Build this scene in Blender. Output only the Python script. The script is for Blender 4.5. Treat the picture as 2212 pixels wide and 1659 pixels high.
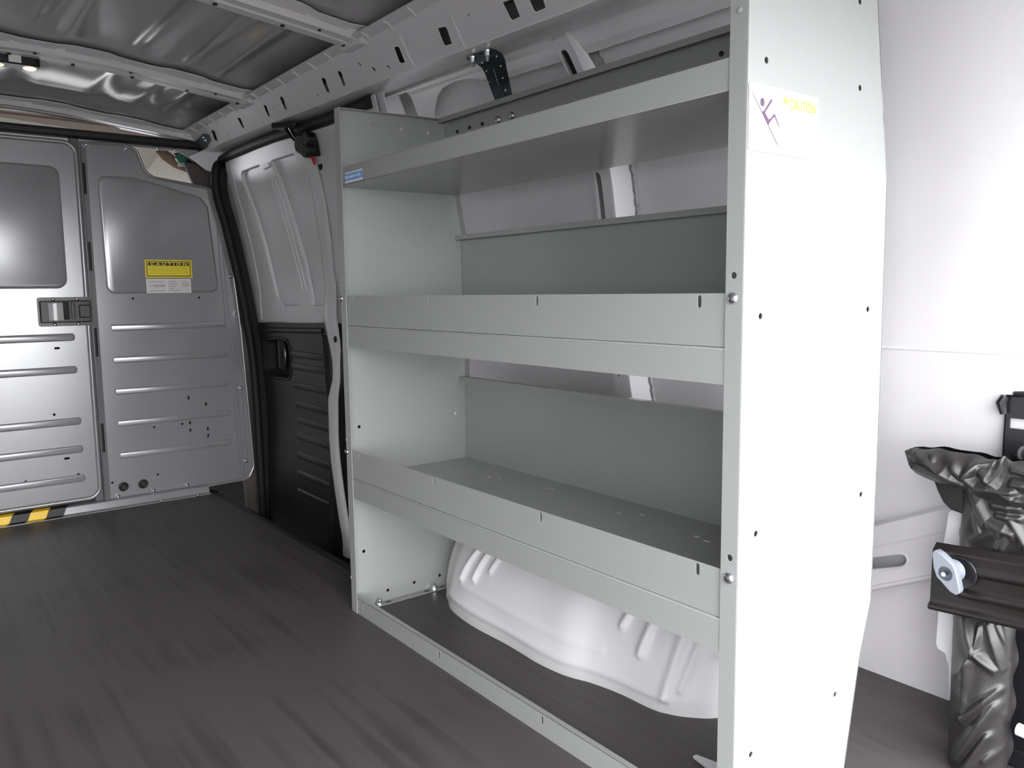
import bpy, bmesh, math, random
from mathutils import Vector, Matrix, noise
random.seed(7)
for o in list(bpy.data.objects): bpy.data.objects.remove(o, do_unlink=True)
S = bpy.context.scene
COL = S.collection
PI = math.pi

# ------------------------------------------------------------------ camera
CAM = Vector((-0.834, -0.6101, 0.7602)); YAW, PITCH, ROLL, FPX = 0.6603, -0.1152, -0.0125, 1737.04
sy, cy_, sp, cp = math.sin(YAW), math.cos(YAW), math.sin(PITCH), math.cos(PITCH)
FW = Vector((sy*cp, cy_*cp, sp)); RT0 = Vector((cy_, -sy, 0)); UP0 = RT0.cross(FW)
RT = RT0*math.cos(ROLL) + UP0*math.sin(ROLL); UP = -RT0*math.sin(ROLL) + UP0*math.cos(ROLL)
cam = bpy.data.objects.new('camera', bpy.data.cameras.new('camera')); COL.objects.link(cam)
m = Matrix((RT, UP, -FW)).transposed().to_4x4(); m.translation = CAM
cam.matrix_world = m
cam.data.sensor_width = 36; cam.data.lens = FPX/2212*36; cam.data.clip_start = 0.02; cam.data.clip_end = 200
S.camera = cam

# ------------------------------------------------------------------ daylight
W = bpy.data.worlds.new('world'); S.world = W; W.use_nodes = True
nt = W.node_tree; nt.nodes.clear()
out = nt.nodes.new('ShaderNodeOutputWorld'); bg = nt.nodes.new('ShaderNodeBackground')
tc = nt.nodes.new('ShaderNodeTexCoord'); sx = nt.nodes.new('ShaderNodeSeparateXYZ'); cr = nt.nodes.new('ShaderNodeValToRGB')
nt.links.new(tc.outputs['Generated'], sx.inputs[0]); nt.links.new(sx.outputs['Z'], cr.inputs[0])
cr.color_ramp.elements[0].position = 0.0; cr.color_ramp.elements[0].color = (.80, .82, .86, 1)
cr.color_ramp.elements[1].position = 0.8; cr.color_ramp.elements[1].color = (1.0, 1.0, 1.0, 1)
nt.links.new(cr.outputs[0], bg.inputs[0]); bg.inputs[1].default_value = 5.0
nt.links.new(bg.outputs[0], out.inputs[0])
sun = bpy.data.objects.new('sun', bpy.data.lights.new('sun', 'SUN')); COL.objects.link(sun)
sun.data.energy = 1.6; sun.data.angle = math.radians(50); sun.data.color = (1, .99, .97)
sun.rotation_euler = (Vector((0.18, 1.0, -0.22))).to_track_quat('-Z', 'Y').to_euler()
S.view_settings.view_transform = 'Standard'; S.view_settings.look = 'None'
S.view_settings.gamma = 1; S.view_settings.use_curve_mapping = False
S.view_settings.exposure = 0.87

# ------------------------------------------------------------------ helpers
def ray(px, py): return FW + RT*((px-1106)/FPX) - UP*((py-829.5)/FPX)
def hx(px, py, x): d = ray(px, py); return CAM + d*((x-CAM.x)/d.x)
def hy(px, py, y): d = ray(px, py); return CAM + d*((y-CAM.y)/d.y)
def hz(px, py, z): d = ray(px, py); return CAM + d*((z-CAM.z)/d.z)
def hs(px, py, fn):
    p = hx(px, py, fn(.6))
    for _ in range(30): p = hx(px, py, .5*p.x+.5*fn(p.z))
    return p
def lerpf(tab):
    def f(v):
        if v <= tab[0][0]: return tab[0][1]
        for (a, b), (c, d) in zip(tab, tab[1:]):
            if v <= c:
                t = (v-a)/(c-a); return b+(d-b)*t
        return tab[-1][1]
    return f
def smoothf(tab):
    f = lerpf(tab)
    def g(v): return sum(f(v+k*.02)*w for k, w in ((-2, .1), (-1, .2), (0, .4), (1, .2), (2, .1)))
    return g

def mat(name, col, rough=.5, metal=0, spec=.5, bump=0, bscale=200, coat=0, noise_amt=0, nscale=8, emit=None, estr=0, stretch=None):
    M = bpy.data.materials.new(name); M.use_nodes = True; t = M.node_tree
    b = t.nodes['Principled BSDF']
    b.inputs['Base Color'].default_value = (*col, 1); b.inputs['Roughness'].default_value = rough
    b.inputs['Metallic'].default_value = metal; b.inputs['Specular IOR Level'].default_value = spec
    b.inputs['Coat Weight'].default_value = coat
    tcn = t.nodes.new('ShaderNodeTexCoord')
    src = tcn.outputs['Object']
    if stretch:
        mp = t.nodes.new('ShaderNodeMapping'); mp.inputs['Scale'].default_value = stretch
        t.links.new(src, mp.inputs[0]); src = mp.outputs[0]
    if bump:
        n = t.nodes.new('ShaderNodeTexNoise'); n.inputs['Scale'].default_value = bscale; n.inputs['Detail'].default_value = 4
        bp = t.nodes.new('ShaderNodeBump'); bp.inputs['Strength'].default_value = bump; bp.inputs['Distance'].default_value = .002
        t.links.new(src, n.inputs['Vector']); t.links.new(n.outputs[0], bp.inputs['Height']); t.links.new(bp.outputs[0], b.inputs['Normal'])
    if noise_amt:
        n2 = t.nodes.new('ShaderNodeTexNoise'); n2.inputs['Scale'].default_value = nscale; n2.inputs['Detail'].default_value = 6
        r = t.nodes.new('ShaderNodeValToRGB')
        r.color_ramp.elements[0].position = .3; r.color_ramp.elements[1].position = .7
        r.color_ramp.elements[0].color = (*[c*(1-noise_amt) for c in col], 1)
        r.color_ramp.elements[1].color = (*[min(1, c*(1+noise_amt)) for c in col], 1)
        t.links.new(src, n2.inputs['Vector']); t.links.new(n2.outputs[0], r.inputs[0]); t.links.new(r.outputs[0], b.inputs['Base Color'])
    if emit:
        b.inputs['Emission Color'].default_value = (*emit, 1); b.inputs['Emission Strength'].default_value = estr
    return M

M = {}
M['shelf'] = mat('shelf_paint', (.31, .318, .312), .22, 0, .6, .06, 500)
M['part'] = mat('partition_paint', (.31, .312, .32), .21, .38, .6, .05, 500)
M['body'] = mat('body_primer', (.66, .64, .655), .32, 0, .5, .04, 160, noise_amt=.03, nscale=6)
M['roof'] = mat('darkened_body_primer', (.40, .385, .395), .12, 0, .5, .04, 9)  # body primer darkened: the roof's dimmer light is put into the colour
M['white'] = mat('white_body', (.74, .73, .75), .35, 0, .5, .03, 120)
M['well'] = mat('wheel_well_paint', (.76, .74, .75), .42, 0, .4, .05, 60)
M['black'] = mat('black_plastic', (.012, .012, .013), .45, 0, .4, .1, 300)
M['trimblack'] = mat('door_trim_plastic', (.017, .015, .016), .42, 0, .3, .25, 400)
M['gloss'] = mat('black_enamel', (.010, .010, .012), .28, 0, .5)
M['bronze'] = mat('jack_bar_enamel', (.009, .007, .0065), .33, 0, .4)
M['seal'] = mat('rubber_seal', (.010, .010, .010), .6, 0, .3)
M['chrome'] = mat('zinc_bolt', (.75, .77, .80), .18, 1)
M['galv'] = mat('galvanised_steel', (.055, .075, .078), .35, .6, .5, .1, 80, noise_amt=.2, nscale=30)
M['darksteel'] = mat('dark_shelf_rail', (.10, .10, .105), .35, 0, .5)
M['wing'] = mat('grey_wing_nut', (.19, .205, .24), .4)
M['yellow'] = mat('yellow_vinyl', (.80, .66, .02), .4)
M['tapey'] = mat('hazard_yellow', (.85, .55, .01), .35)
M['blackink'] = mat('black_ink', (.012, .008, .01), .5)
M['ochre'] = mat('small_print', (.50, .42, .02), .5)
M['paper'] = mat('white_paper', (.60, .56, .56), .5)
M['paperedge'] = mat('paper_border', (.80, .77, .79), .5)
M['greyink'] = mat('grey_ink', (.22, .20, .21), .5)
M['blue'] = mat('blue_label', (.02, .17, .50), .4)
M['lblue'] = mat('light_blue_ink', (.55, .68, .88), .4)
M['lwhite'] = mat('label_white', (.72, .75, .74), .4)
M['stick'] = mat('sticker_white', (.96, .96, .93), .3)
M['palehead'] = mat('sticker_yellow_glare', (.95, .93, .45), .3)  # yellow header paled by glare that is put into the colour
M['paleink'] = mat('sticker_yellow_lettering', (.62, .55, .03), .4)
M['purple'] = mat('sticker_figure_ink', (.10, .05, .11), .5)
M['beige'] = mat('beige_headliner', (.66, .62, .53), .8, 0, .2, .2, 300)
M['brown'] = mat('brown_trim', (.24, .16, .11), .7, 0, .3)
M['pillar'] = mat('pillar_trim', (.11, .095, .09), .6, 0, .3)
M['green'] = mat('green_connector', (.02, .16, .09), .4)
M['red'] = mat('red_clip', (.6, .03, .04), .4)
M['sealant'] = mat('seam_sealant', (.33, .33, .34), .6, 0, .4, 1.0, 90)
M['asphalt'] = mat('asphalt', (.22, .22, .22), .9, 0, .2, .3, 60)
M['glow'] = mat('lamp_glow', (.9, .8, .6), .3, emit=(1.0, .78, .42), estr=2.2)
M['lens'] = mat('lamp_lens_dim', (.55, .45, .33), .3, emit=(1.0, .78, .5), estr=.6)
M['hole_shade'] = mat('painted_hole_shade', (.008, .008, .009), .7)  # flat dark colour painted in place of shade inside holes and slots

# rubber mat with grooves running to the front of the van
def mat_floor():
    Mx = bpy.data.materials.new('rubber_floor_mat'); Mx.use_nodes = True; t = Mx.node_tree; b = t.nodes['Principled BSDF']
    tcn = t.nodes.new('ShaderNodeTexCoord')
    mp = t.nodes.new('ShaderNodeMapping'); mp.inputs['Scale'].default_value = (42, 1.1, 1)
    n = t.nodes.new('ShaderNodeTexNoise'); n.inputs['Scale'].default_value = 1; n.inputs['Detail'].default_value = 5
    n2 = t.nodes.new('ShaderNodeTexNoise'); n2.inputs['Scale'].default_value = 3.5; n2.inputs['Detail'].default_value = 5
    mx = t.nodes.new('ShaderNodeMath'); mx.operation = 'ADD'
    r = t.nodes.new('ShaderNodeValToRGB'); r.color_ramp.elements[0].position = .75; r.color_ramp.elements[1].position = 1.3
    r.color_ramp.elements[0].color = (.044, .039, .040, 1); r.color_ramp.elements[1].color = (.070, .062, .063, 1)
    t.links.new(tcn.outputs['Object'], mp.inputs[0]); t.links.new(mp.outputs[0], n.inputs['Vector'])
    t.links.new(tcn.outputs['Object'], n2.inputs['Vector'])
    t.links.new(n.outputs[0], mx.inputs[0]); t.links.new(n2.outputs[0], mx.inputs[1]); t.links.new(mx.outputs[0], r.inputs[0])
    t.links.new(r.outputs[0], b.inputs['Base Color'])
    bp = t.nodes.new('ShaderNodeBump'); bp.inputs['Strength'].default_value = .6; bp.inputs['Distance'].default_value = .003
    t.links.new(n.outputs[0], bp.inputs['Height']); t.links.new(bp.outputs[0], b.inputs['Normal'])
    b.inputs['Roughness'].default_value = .5; b.inputs['Specular IOR Level'].default_value = .45
    return Mx
M['mat'] = mat_floor()

def circ(cx, cy, r, n=14): return [(cx+r*math.cos(2*PI*i/n), cy+r*math.sin(2*PI*i/n)) for i in range(n)]
def slot(cx, cy, l, w, vert=True, n=6):
    p = []; h = (l-w)/2; r = w/2
    for s, a0 in ((1, 0), (-1, PI)):
        for i in range(n+1):
            a = a0+PI*i/n; x, y = r*math.cos(a), r*math.sin(a)+s*h
            p.append((cx+x, cy+y) if vert else (cx+y, cy-x))
    return p
def rpoly(pts, rad, n=6):
    out = []; N = len(pts)
    for i in range(N):
        r = rad[i] if isinstance(rad, (list, tuple)) else rad
        p = Vector(pts[i]); a = Vector(pts[i-1])-p; b = Vector(pts[(i+1) % N])-p
        if r <= 0: out.append(tuple(p)); continue
        a.normalize(); b.normalize(); ang = a.angle(b)
        if ang > PI-.03: out.append(tuple(p)); continue
        la = (Vector(pts[i-1])-p).length; lb = (Vector(pts[(i+1) % N])-p).length
        d = min(r/math.tan(ang/2), .49*la, .49*lb); r = d*math.tan(ang/2)
        c = p+(a+b).normalized()*(r/math.sin(ang/2)); s = p+a*d-c; e = p+b*d-c
        tot = s.angle_signed(e)
        for k in range(n+1):
            v = s.copy(); v.rotate(Matrix.Rotation(-tot*k/n, 2)); out.append(tuple(c+v))
    return out

_pc = {}
def plate2d(outer, holes, th, bev=0):
    cu = bpy.data.curves.new('tmp', 'CURVE'); cu.dimensions = '2D'; cu.fill_mode = 'BOTH'; cu.extrude = max(th/2-bev, 0); cu.bevel_depth = bev; cu.bevel_resolution = 2
    for L in [outer]+list(holes):
        s = cu.splines.new('POLY'); s.points.add(len(L)-1)
        for i, p in enumerate(L): s.points[i].co = (p[0], p[1], 0, 1)
        s.use_cyclic_u = True
    if bev: cu.offset = -bev
    o = bpy.data.objects.new('tmp', cu); COL.objects.link(o)
    dg = bpy.context.evaluated_depsgraph_get(); dg.update()
    me = bpy.data.meshes.new_from_object(o.evaluated_get(dg))
    v = [tuple(x.co) for x in me.vertices]; f = [tuple(x.vertices) for x in me.polygons]
    bpy.data.objects.remove(o, do_unlink=True); bpy.data.curves.remove(cu); bpy.data.meshes.remove(me)
    return v, f

def hplane(px, py, P0, n):
    d = ray(px, py); return CAM + d*((Vector(P0)-CAM).dot(n)/d.dot(n))

class MB:
    def __init__(s): s.v = []; s.f = []
    def add(s, v, f):
        n = len(s.v); s.v += [tuple(x) for x in v]; s.f += [tuple(i+n for i in q) for q in f]; return s
    def box(s, x0, x1, y0, y1, z0, z1):
        v = [(x, y, z) for x in (x0, x1) for y in (y0, y1) for z in (z0, z1)]
        return s.add(v, [(0, 1, 3, 2), (4, 6, 7, 5), (0, 4, 5, 1), (2, 3, 7, 6), (0, 2, 6, 4), (1, 5, 7, 3)])
    def plate(s, outer, holes, th, org, u, v, bev=0):
        # front face lies on the plane org+u*a+v*b; thickness goes to -(u x v)
        o = Vector(org); u = Vector(u); v = Vector(v); n = u.cross(v).normalized()
        vv, ff = plate2d(outer, holes, th, bev)
        return s.add([o+u*a+v*b+n*(c-th/2) for a, b, c in vv], ff)
    def cplate(s, outer, holes, th, fn, zs=(), ys=()):
        # a plate with openings laid on a curved surface: fn(a, b, h)
        vv, ff = plate2d(outer, holes, th)
        bm = bmesh.new(); V = [bm.verts.new(q) for q in vv]
        for f in ff:
            try: bm.faces.new([V[i] for i in f])
            except Exception: pass
        bmesh.ops.remove_doubles(bm, verts=bm.verts, dist=1e-6)
        for z in zs: bmesh.ops.bisect_plane(bm, geom=bm.verts[:]+bm.edges[:]+bm.faces[:], plane_co=(0, z, 0), plane_no=(0, 1, 0))
        for y in ys: bmesh.ops.bisect_plane(bm, geom=bm.verts[:]+bm.edges[:]+bm.faces[:], plane_co=(y, 0, 0), plane_no=(1, 0, 0))
        bm.verts.index_update(); vs = [fn(q.co.x, q.co.y, q.co.z) for q in bm.verts]; fs = [tuple(q.index for q in f.verts) for f in bm.faces]
        bm.free(); return s.add(vs, fs)
    def prism(s, pts, fn, a, b):
        n = len(pts); v = [fn(p[0], p[1], a) for p in pts]+[fn(p[0], p[1], b) for p in pts]
        f = [tuple(range(n)), tuple(range(2*n-1, n-1, -1))]+[(i, (i+1) % n, n+(i+1) % n, n+i) for i in range(n)]
        return s.add(v, f)
    def grid(s, nu, nv, fn, closed=False):
        v = [fn(i/(nu-1), j/(nv-1)) for i in range(nu) for j in range(nv)]
        f = [(i*nv+j, i*nv+j+1, (i+1)*nv+j+1, (i+1)*nv+j) for i in range(nu-1) for j in range(nv-1)]
        return s.add(v, f)
    def sheet(s, nu, nv, fn, th=.004):
        # a grid with real thickness
        P = [[Vector(fn(i/(nu-1), j/(nv-1))) for j in range(nv)] for i in range(nu)]
        def nrm(i, j):
            a = P[min(i+1, nu-1)][j]-P[max(i-1, 0)][j]; b = P[i][min(j+1, nv-1)]-P[i][max(j-1, 0)]
            q = a.cross(b); return q.normalized() if q.length > 1e-12 else Vector((0, 0, 1))
        v = [P[i][j] for i in range(nu) for j in range(nv)]+[P[i][j]+nrm(i, j)*th for i in range(nu) for j in range(nv)]
        N = nu*nv; f = []
        for i in range(nu-1):
            for j in range(nv-1):
                a = i*nv+j; q = (a, a+1, a+nv+1, a+nv); f.append(q); f.append(tuple(N+k for k in reversed(q)))
        for j in range(nv-1):
            f.append((j, j+1, N+j+1, N+j)); a = (nu-1)*nv+j; f.append((a, N+a, N+a+1, a+1))
        for i in range(nu-1):
            a = i*nv; f.append((a, N+a, N+a+nv, a+nv)); a = i*nv+nv-1; f.append((a, a+nv, N+a+nv, N+a))
        return s.add(v, f)
    def tube(s, pts, r, n=10, closed=False, flat=1.0):
        P = [Vector(p) for p in pts]; N = len(P); rings = []; prev = None
        for i in range(N):
            if closed: t = P[(i+1) % N]-P[i-1]
            else: t = P[min(i+1, N-1)]-P[max(i-1, 0)]
            t.normalize()
            if prev is None:
                a = Vector((0, 0, 1)) if abs(t.z) < .9 else Vector((1, 0, 0)); prev = t.cross(a).normalized()
            prev = (prev-t*prev.dot(t)).normalized(); b = t.cross(prev)
            rr = r[i] if isinstance(r, (list, tuple)) else r
            rings.append([P[i]+prev*(rr*math.cos(2*PI*k/n))+b*(rr*flat*math.sin(2*PI*k/n)) for k in range(n)])
        v = [x for q in rings for x in q]; f = []
        for i in range(N if closed else N-1):
            j = (i+1) % N
            for k in range(n): f.append((i*n+k, i*n+(k+1) % n, j*n+(k+1) % n, j*n+k))
        if not closed: f.append(tuple(range(n-1, -1, -1))); f.append(tuple((N-1)*n+k for k in range(n)))
        return s.add(v, f)
    def bead(s, path, w, h, fn, closed=True, k=7):
        # pressed ridge: fn(u, v, height) places a point on the carrying surface
        P = [Vector(p) for p in path]; N = len(P); v = []; f = []
        for i in range(N):
            if closed: t = P[(i+1) % N]-P[i-1]
            else: t = P[min(i+1, N-1)]-P[max(i-1, 0)]
            t.normalize(); nn = Vector((-t.y, t.x))
            for j in range(k):
                a = j/(k-1); q = P[i]+nn*((a-.5)*w); v.append(fn(q.x, q.y, h*math.sin(PI*a)**.8 if 0 < j < k-1 else -.0006))
        for i in range(N if closed else N-1):
            j = (i+1) % N
            for q in range(k-1): f.append((i*k+q, i*k+q+1, j*k+q+1, j*k+q))
        return s.add(v, f)
    def bump(s, outline, inset, h, fn):
        # raised plateau with sloped sides
        P = [Vector(p) for p in outline]; N = len(P); c = sum(P, Vector((0, 0)))/N
        def off(d):
            o = []
            for i in range(N):
                t = (P[(i+1) % N]-P[i-1]).normalized(); n = Vector((-t.y, t.x)); n = n if n.dot(c-P[i]) > 0 else -n
                o.append(P[i]+n*d)
            return o
        R = [(0, -.0006), (inset*.35, h*.25), (inset*.7, h*.8), (inset, h)]; v = []; f = []
        for d, hh in R: v += [fn(p.x, p.y, hh) for p in off(d)]
        for r in range(3):
            for i in range(N): f.append((r*N+i, r*N+(i+1) % N, (r+1)*N+(i+1) % N, (r+1)*N+i))
        f.append(tuple(3*N+i for i in range(N)))
        return s.add(v, f)
    def cyl(s, c, ax, r, h, n=16, r2=None):
        c = Vector(c); ax = Vector(ax).normalized(); a = Vector((0, 0, 1)) if abs(ax.z) < .9 else Vector((1, 0, 0))
        u = ax.cross(a).normalized(); w = ax.cross(u); r2 = r if r2 is None else r2
        v = [c+u*(r*math.cos(2*PI*k/n))+w*(r*math.sin(2*PI*k/n)) for k in range(n)]+[c+ax*h+u*(r2*math.cos(2*PI*k/n))+w*(r2*math.sin(2*PI*k/n)) for k in range(n)]
        return s.add(v, [tuple(range(n)), tuple(range(2*n-1, n-1, -1))]+[(k, (k+1) % n, n+(k+1) % n, n+k) for k in range(n)])
    def dome(s, c, ax, r, h, n=14, k=4):
        c = Vector(c); ax = Vector(ax).normalized(); a = Vector((0, 0, 1)) if abs(ax.z) < .9 else Vector((1, 0, 0))
        u = ax.cross(a).normalized(); w = ax.cross(u); v = []; f = []
        for j in range(k):
            t = j/k*PI/2; 
            for i in range(n): v.append(c+ax*(h*math.sin(t))+(u*math.cos(2*PI*i/n)+w*math.sin(2*PI*i/n))*(r*math.cos(t)))
        v.append(c+ax*h)
        for j in range(k-1):
            for i in range(n): f.append((j*n+i, j*n+(i+1) % n, (j+1)*n+(i+1) % n, (j+1)*n+i))
        for i in range(n): f.append(((k-1)*n+i, (k-1)*n+(i+1) % n, k*n))
        f.append(tuple(range(n-1, -1, -1)))
        return s.add(v, f)
    def build(s, name, m, parent=None, bevel=0, smooth=True, angle=35, seg=2):
        org = Vector((0, 0, 0))
        if parent is None:      # a thing of one mesh has its origin at the middle of its base
            org = Vector([(min(q[k] for q in s.v)+max(q[k] for q in s.v))/2 for k in (0, 1)]+[min(q[2] for q in s.v)])
        me = bpy.data.meshes.new(name); me.from_pydata([tuple(Vector(q)-org) for q in s.v], [], s.f)
        bm = bmesh.new(); bm.from_mesh(me); bmesh.ops.recalc_face_normals(bm, faces=bm.faces)
        bm.to_mesh(me); bm.free(); me.materials.append(M[m] if isinstance(m, str) else m)
        o = bpy.data.objects.new(name, me); COL.objects.link(o); o.location = org
        if parent is not None: o.parent = parent; o.matrix_parent_inverse = parent_world(parent).inverted()
        if bevel:
            b = o.modifiers.new('bevel', 'BEVEL'); b.width = bevel; b.segments = seg; b.limit_method = 'ANGLE'; b.angle_limit = math.radians(40); b.harden_normals = False
        if smooth:
            me.polygons.foreach_set('use_smooth', [True]*len(me.polygons))
            try: me.set_sharp_from_angle(angle=math.radians(angle))
            except Exception: pass
        return o
def parent_world(p): return Matrix.Identity(4) if p.parent else p.matrix_basis.copy()
def thing(name, label, cat, loc, group=None):
    o = bpy.data.objects.new(name, None); COL.objects.link(o); o.location = loc; o.empty_display_size = .05
    o['label'] = label; o['category'] = cat
    if group: o['group'] = group
    return o
def tag(o, label, cat, group=None):
    o['label'] = label; o['category'] = cat
    if group: o['group'] = group
    return o
def struct(o): o['kind'] = 'structure'; return o
def textmesh(txt, size, org, u, v, name, m, parent, width=None, th=.0003, bold=0):
    cu = bpy.data.curves.new('t', 'FONT'); cu.body = txt; cu.size = size; cu.extrude = th; cu.offset = bold*size; cu.resolution_u = 3
    o = bpy.data.objects.new('t', cu); COL.objects.link(o); dg = bpy.context.evaluated_depsgraph_get(); dg.update()
    me = bpy.data.meshes.new_from_object(o.evaluated_get(dg)); vs = [tuple(q.co) for q in me.vertices]; fs = [tuple(q.vertices) for q in me.polygons]
    bpy.data.objects.remove(o, do_unlink=True); bpy.data.curves.remove(cu)
    x0 = min(q[0] for q in vs); x1 = max(q[0] for q in vs); y0 = min(q[1] for q in vs); y1 = max(q[1] for q in vs)
    sx_ = (width/(x1-x0)) if width else 1; sy_ = size/(y1-y0) if width else 1
    o = Vector(org); u = Vector(u); v = Vector(v); n = u.cross(v)
    return MB().add([o+u*((q[0]-x0)*sx_)+v*((q[1]-y0)*sy_)+n*q[2] for q in vs], fs).build(name, m, parent, smooth=False)

# profile of the right body side: x of the outer skin for a height
xw = smoothf([(-.3, .655), (0, .66), (.3, .605), (.55, .535), (.8, .508), (1.0, .478), (1.18, .42), (1.28, .35), (1.36, .26)])
zroof = smoothf([(-1.5, 1.31), (-1.2, 1.355), (-.95, 1.39), (-.5, 1.398), (-.42, 1.396), (-.27, 1.387), (-.15, 1.373), (-.02, 1.359), (.08, 1.347), (.20, 1.333), (.30, 1.315), (.42, 1.28)])   # underside of roof bows
RW, YP = 1.1025, 2.525                                    # shelf unit length, bulkhead position
X_, Y_, Z_ = Vector((1, 0, 0)), Vector((0, 1, 0)), Vector((0, 0, 1))

def frange(a, b, n): return [a+(b-a)*i/n for i in range(n+1)]
# ================================================================== SETTING
g = MB().box(-14, 14, -16, 14, -.62, -.60).build('floor', 'asphalt', smooth=False); g.name = 'ground'; struct(g)
# floor mat with the cut-out for the side step
fl = [(-1.5, -.45), (.66, -.45), (.66, 1.30), (.14, 1.30), (.132, 2.53), (-1.5, 2.53)]
struct(MB().plate(fl, [], .012, (0, 0, 0), X_, Y_).build('floor', 'mat', smooth=False))
struct(MB().box(-1.5, .66, -.45, 1.30, -.05, -.0125).box(-1.5, .13, 1.30, 3.4, -.05, -.0125).build('trim_1', 'body', smooth=False))
# nosing of the side step, riser, tread
pr = [(.118, .001), (.128, .004), (.138, .004), (.149, -.002), (.156, -.012), (.158, -.03), (.160, -.18), (.165, -.195), (.42, -.20)]
b = MB().sheet(2, len(pr), lambda i, j: (pr[round(j*(len(pr)-1))][0]-.008*i, 1.30+i*1.24, pr[round(j*(len(pr)-1))][1]), .004)
b.box(.14, .46, 1.286, 1.30, -.2, -.013)
struct(b.build('trim_2', 'trimblack', angle=60))

# right body side outer skin
def skin(y0, y1, name, m='body', off=0):
    b = MB().sheet(24, 48, lambda i, j: (xw(-.22+1.60*j)+off, y0+(y1-y0)*i, -.22+1.60*j), .004)
    return b
b = skin(-.45, 1.95, 'wall_right')
fn = lambda a, c, h: (xw(c)-h, a, c)
b.bead([(y, .655) for y in frange(-.44, .30, 20)], .007, .0012, fn, closed=False)
struct(b.build('wall_right', 'body', angle=60))
# inner skirt under the roof rail, with its lower edge
xs = smoothf([(1.0, .455), (1.15, .405), (1.22, .365), (1.26, .32), (1.29, .27), (1.33, .25)])
low = [(937, 262), (938, 235), (944, 205), (955, 188), (980, 174), (1010, 168), (1040, 170), (1098, 165), (1290, 107), (1575, 12)]
lp = [hs(px, py, xs) for px, py in low]
lp = [(p.y, p.z) for p in lp]
poly = lp+[(-.45, lp[-1][1]), (-.45, 1.315), (1.50, 1.315), (1.50, lp[0][1])]
zs = frange(1.02, 1.32, 18)
fs_ = lambda a, c, h: (xs(c)-h, a, c)
p1 = [hs(*q, xs) for q in ((860, 205), (884, 196), (905, 255), (880, 262))]
sl = rpoly([(p.y, p.z) for p in p1], .008)
b = MB().cplate(poly, [sl], .004, fs_, zs)
b.bead([(p.y, p.z) for p in [hs(*q, xs) for q in ((1000, 161), (1098, 150), (1290, 92), (1575, -3))]], .0025, .0010, fs_, closed=False)
b.bead(lp, .003, .0008, fs_, closed=False)
struct(b.build('trim_3', 'body', angle=50))

# upright post on the wall behind the shelves (hat section with two slots)
def post(y0, y1, ys, zz0, zz1, holes):
    # front face y0..y1, sloping flank to ys
    f = lambda a, c, h: (xw(c)-.052-h, a, c)
    o = [(y0, zz0), (y1, zz0), (y1, zz1), (y0, zz1)]
    b = MB().cplate(o, holes, .003, f, frange(zz0, zz1, 30))
    def fl_(i, j):
        z = zz0+(zz1-zz0)*j; a_ = xw(z)-.052; e_ = xw(z)+.001
        if z > 1.10: e_ = min(e_, xs(z)+.003)
        return (a_+(e_-a_)*(1-(1-i)**1.4), y0-(y0-ys)*i-.004*math.sin(i*PI), z)
    b.sheet(8, 30, fl_, .003)
    b.sheet(5, 30, lambda i, j: (xw(zz0+(zz1-zz0)*j)-.052*(1-i), y1+.02*i, zz0+(zz1-zz0)*j), .003)
    return b
fp = lambda z: xw(z)-.052
ps = [hs(1222, 118, fp), hs(1250, 190, fp), hs(1285, 380, fp), hs(1305, 475, fp)]
hl = [slot((ps[0].y+ps[1].y)/2, (ps[0].z+ps[1].z)/2-.03, .14, .024), slot((ps[2].y+ps[3].y)/2, (ps[2].z+ps[3].z)/2-.03, .17, .024), circ(.685, .565, .003)]
b = post(.655, .702, .640, .15, 1.285, hl)
b.sheet(4, 12, lambda i, j: (fp(1.26)-.010-.008*math.sin(i*3), .645+.065*i, 1.27+.018*j), .003)
struct(b.build('trim_4', 'body', angle=40))
struct(MB().sheet(3, 24, lambda i, j: (xw(.5+.78*j)-.030, .66+.036*i, .5+.76*j), .002).build('trim_5', 'hole_shade'))  # dark liner painting the shade inside the post slots
b = MB().tube([(xw(z)-.003+.001*math.sin(z*190), .632+.0015*math.sin(z*310), z) for z in frange(.45, 1.26, 90)], [.0045+.0018*math.sin(i*2.3) for i in range(91)], 6)
struct(b.build('trim_6', 'sealant'))

# lower beam along the wall by the rear corner, with an oblong slot
xb = lambda z: xw(z)-.035
fb = lambda a, c, h: (xb(c)-h, a, c)
tp = [hs(*q, xb) for q in ((1885, 1140), (2040, 1103))]; bt = [hs(*q, xb) for q in ((1880, 1275), (2012, 1250))]
s1 = (tp[1].z-tp[0].z)/(tp[1].y-tp[0].y); s2 = (bt[1].z-bt[0].z)/(bt[1].y-bt[0].y)
T = lambda y: tp[0].z+s1*(y-tp[0].y); B_ = lambda y: bt[0].z+s2*(y-bt[0].y)
sc = hs(1915, 1219, xb); sr_ = []
for q in slot(0, 0, .105, .028, False):
    sr_.append((sc.y+.012+q[0], sc.z+q[1]+s1*q[0]*.8))
ya, yb = .40, -.30
b = MB().cplate([(ya, B_(ya)), (yb, B_(yb)), (yb, T(yb)), (ya, T(ya))], [sr_], .003, fb, frange(.02, .55, 16))
b.bead(sr_, .006, .003, fb)
b.bead([(y, B_(y)+.004) for y in frange(ya, yb, 20)], .012, .006, fb, closed=False)
b.bead([(y, T(y)-.035) for y in frange(ya, yb, 20)], .014, .003, fb, closed=False)
b.sheet(12, 4, lambda i, j: (xb(T(ya+(yb-ya)*i))+.036*j, ya+(yb-ya)*i, T(ya+(yb-ya)*i)+.006*j), .002)
b.sheet(12, 4, lambda i, j: (xb(B_(ya+(yb-ya)*i))+.036*j, ya+(yb-ya)*i, B_(ya+(yb-ya)*i)-.002*j), .002)
struct(b.build('trim_7', 'body', angle=40))

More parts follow.
